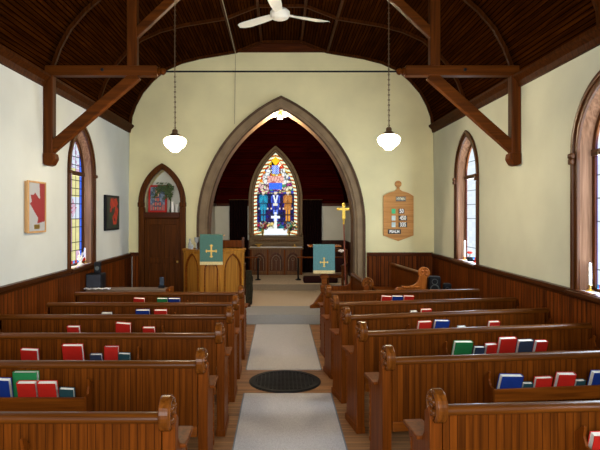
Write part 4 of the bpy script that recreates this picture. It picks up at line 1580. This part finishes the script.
# leafy spray in a vase beside the portrait, and candles
t = thing('leafy_plant', 'dark trailing green plant arching over the corner of the red-framed portrait', 'plant', (-2.06, 10.22, 1.9005))
MB().lathe([(0, 0), (.03, 0), (.035, .03), (.02, .10), (.018, .18), (.024, .20), (0, .19)], seg=14).build('vase', plain('dark_glaze', (.04, .05, .03), rough=.2), t, smooth=True)
r_ = random.Random(8)
st, lv = MB(), MB()
for k in range(12):
    a = r_.uniform(-1, 1)
    ex, ez = -.12 + a * .17, .46 + r_.uniform(-.12, .12)
    pts = [(0, 0, .18), (ex * .3, -.03, .40 + r_.uniform(-.03, .05)), (ex * .8, -.05, ez), (ex * 1.25, -.07, ez - .12 + .05 * a)]
    st.tube(pts, .004, 4)
    for j in range(26):
        f = r_.uniform(.25, 1)
        i0 = min(2, int(f * 3))
        g = f * 3 - i0
        p = Vector(pts[i0]).lerp(Vector(pts[i0 + 1]), g) + Vector((r_.uniform(-.035, .035), r_.uniform(-.03, .03), r_.uniform(-.04, .035)))
        d1 = Vector((r_.uniform(-1, 1), r_.uniform(-.5, .5), r_.uniform(-1, 1))).normalized() * .024
        d2 = d1.cross(Vector((0, 1, .2))).normalized() * .011
        up = Vector((0, .0025, 0))
        lv.hexa([p - d1, p + d2, p + d1, p - d2], [p - d1 + up, p + d2 + up, p + d1 + up, p - d2 + up])
st.build('stems', LEAFM, t)
lv.build('leaves', LEAFM, t)
for x, h, w in ((-2.01, .20, 'taller pale candle at the right end of the ledge over the vestry door'), (-1.945, .15, 'shorter pale candle in the right corner of the ledge over the vestry door')):
    t = thing('pillar_candle', w, 'candle', (x, 10.10 if h == .20 else 10.16, 1.9005), 0, 'candles over the vestry door')
    MB().lathe([(0, 0), (.024, 0), (.024, h), (.018, h + .003), (0, h - .004)], seg=16).build('wax', WAX, t, smooth=True)
    MB().tube([(0, 0, h - .005), (.002, 0, h + .018)], .0025, 5).build('wick', BLACK, t)


# ------------------------------------------------------------------ window sill things
def sill_candle(x, y, label, h=.20, base=None):
    t = thing('candlestick', label, 'candle', (x, y, 1.1385), 0, 'candles on the window sills')
    MB().lathe([(0, 0), (.04, 0), (.04, .008), (.012, .02), (.012, .045), (.022, .055), (.02, .06), (0, .06)], seg=16).build('holder', base or BRASS, t, smooth=True)
    m = MB().lathe([(0, .058), (.015, .058), (.014, h), (.004, h + .012), (0, h + .012)], seg=12)
    w = m.build('wax', WAX, t, smooth=True)
    MB().tube([(0, 0, h), (0, 0, h + .03)], .0025, 5).build('wick', BLACK, w)


sill_candle(XL - .07, 8.03, 'white candle at the far end of the left window sill', .22)
sill_candle(XR + .06, 8.60, 'white candle at the far end of the middle right window sill', .30)
sill_candle(XR + .06, 5.12, 'white candle in a brass holder on the nearest right window sill', .26)
t = thing('dove_figurine', 'small white dove figurine on the left window sill', 'figurine', (XL - .055, 7.80, 1.1385))
m = MB().lathe([(0, 0), (.05, 0), (.05, .012), (.02, .03), (.014, .05), (0, .05)], seg=16)
m.ball((0, 0, .085), .042, 10, .8).ball((0, -.045, .125), .020, 8)
m.build('dove_body', WHITEC, t, smooth=True)
m = MB()
for s in (-1, 1):
    m.hexa([(0, .0, .10), (s * .02, .05, .12), (s * .045, .075, .19), (s * .02, .01, .17)], [(.004, .0, .104), (s * .02 + .004, .05, .124), (s * .045 + .004, .075, .194), (s * .02 + .004, .01, .174)])
m.hexa([(-.015, .03, .085), (.015, .03, .085), (.025, .10, .10), (-.025, .10, .10)], [(-.015, .03, .095), (.015, .03, .095), (.025, .10, .106), (-.025, .10, .106)])
m.build('wings', WHITEC, t)
t = thing('potted_flower', 'small red flower in a dark pot on the middle right window sill', 'potted flower', (XR + .065, 8.37, 1.1385))
MB().lathe([(0, 0), (.038, 0), (.05, .07), (.045, .07), (0, .06)], seg=16).build('pot', BLACK, t, smooth=True)
m = MB()
for k in range(5):
    a = k * 1.257
    m.ball((.022 * math.cos(a), .022 * math.sin(a), .135), .02, 8)
m.build('bloom', RED, t, smooth=True)
MB().tube([(0, 0, .06), (0, 0, .13)], .006, 5).build('stem', LEAFM, t)
t = thing('figurine', 'small red and white ornament near the middle of the right window sill', 'ornament', (XR + .06, 8.12, 1.1385))
MB().lathe([(0, 0), (.035, 0), (.03, .015), (.012, .03), (.018, .045), (0, .055)], seg=14).build('ornament_body', RED, t, smooth=True)
t = thing('potted_flower', 'tiny red flower pot on the left window sill behind the dove', 'potted flower', (XL - .06, 7.93, 1.1385))
MB().lathe([(0, 0), (.022, 0), (.028, .04), (0, .04)], seg=12).build('pot', DCHAIR, t, smooth=True)
MB().ball((0, 0, .07), .034, 8).build('bloom', RED, t, smooth=True)

# ------------------------------------------------------------------ console with the sound things, front left
t = thing('organ_console', 'long low dark wooden console with a greyish top, front left by the wall', 'console', (-2.19, 7.86, 0))
MB().box(-.56, .56, -.16, .10, .001, .75).build('console_body', WAIN_X, t)
MB().box(-.575, .60, -.19, .12, .752, .79).build('console_top', wood('grey_brown_top', (.12, .085, .06), (.22, .16, .12), grain=0, rough=.35, deep=False), t, bevel=.006)
MB().box(  .565, .62, -.20, .13, .001, .805).build('console_end', PEWEND, t, bevel=.006)
t = thing('speaker_box', 'black cube-shaped loudspeaker on the console by the left wall', 'speaker', (-2.683, 7.87, .7915), 0)
MB().box(-.115, .115, -.10, .10, 0, .215).build('cabinet', BLACK, t, bevel=.008)
MB().box(-.10, .10, -.105, -.099, .015, .20).build('grille', plain('speaker_grille', (.03, .035, .05), rough=.8), t)
t = thing('speaker_column', 'slim black upright speaker standing on top of the black cube', 'speaker', (-2.66, 7.88, 1.0075), .1)
MB().box(-.045, .045, -.04, .04, 0, .165).build('cabinet', BLACK, t, bevel=.012)
MB().lathe([(0, -.041), (.03, -.041), (.032, -.044), (0, -.044)], (0, 0, .075), 16, 'y').build('driver', GREYCONE, t)
m = MB()
n = 14
vs_t, fs_ = [], []
for i in range(n + 1):
    for j in range(5):
        x = -2.79 + .37 * i / n
        y = 7.675 + .05 * j / 4 * (1 + .4 * math.sin(i * 1.1))
        vs_t.append((x, y, .798 + .010 * (1 + math.sin(i * 1.7 + j * 2.1))))
for i in range(n):
    for j in range(4):
        a = i * 5 + j
        fs_.append((a, a + 1, a + 6, a + 5))
k = len(vs_t)
vs_b = [(x, y, z - .006) for x, y, z in vs_t]
fs2 = [tuple(k + q for q in f[::-1]) for f in fs_]
rim = [i * 5 for i in range(n + 1)] + [n * 5 + j for j in range(1, 5)] + [i * 5 + 4 for i in range(n - 1, -1, -1)] + [j for j in (3, 2, 1)]
fs3 = [(rim[i], rim[(i + 1) % len(rim)], k + rim[(i + 1) % len(rim)], k + rim[i]) for i in range(len(rim))]
m.add(vs_t + vs_b, fs_ + fs2 + fs3)
tag(m.build('white_cloth', WHITEC, smooth=True), 'crumpled white cloth lying on the console in front of the black speaker', 'cloth')
t = thing('microphone_base', 'small dark device standing on the right end of the console', 'microphone', (-1.73, 7.90, .7915))
MB().box(-.045, .045, -.04, .04, 0, .03).build('base', BLACK, t, bevel=.006)
MB().box(-.03, .03, -.02, .02, .03, .155).build('handset', plain('dark_blue_plastic', (.02, .035, .06), rough=.5), t, bevel=.010)

# loudspeakers on the floor behind the right stall
for x, y, w, h, lab in ((2.37, 8.30, .18, .80, 'grey and black loudspeaker behind the scrolled end of the orange stall'),
                        (2.565, 8.30, .12, .69, 'smaller black loudspeaker beside the right wall behind the stalls')):
    t = thing('loudspeaker', lab, 'speaker', (x, y, .116), -.15, 'loudspeakers behind the stall')
    MB().tube([(0, 0, .01), (0, 0, h - .26)], .016, 8).build('stand_pole', BLACK, t)
    MB().lathe([(0, 0), (.085, 0), (.085, .012), (.02, .025), (0, .025)], seg=20).build('stand_base', BLACK, t, smooth=True)
    MB().box(-w / 2, w / 2, -.07, .07, h - .27, h).build('cabinet', BLACK, t, bevel=.02)
    for zz, rr in ((h - .08, w * .22), (h - .19, w * .34)):
        MB().lathe([(0, -.068), (rr * .4, -.062), (rr, -.072), (rr * 1.1, -.078), (rr * 1.15, -.070), (0, -.066)], (0, 0, zz), 18, 'y').build('speaker_cone', GREYCONE, t, smooth=True)

# papers: the pale leaflet showing in the fourth left rack
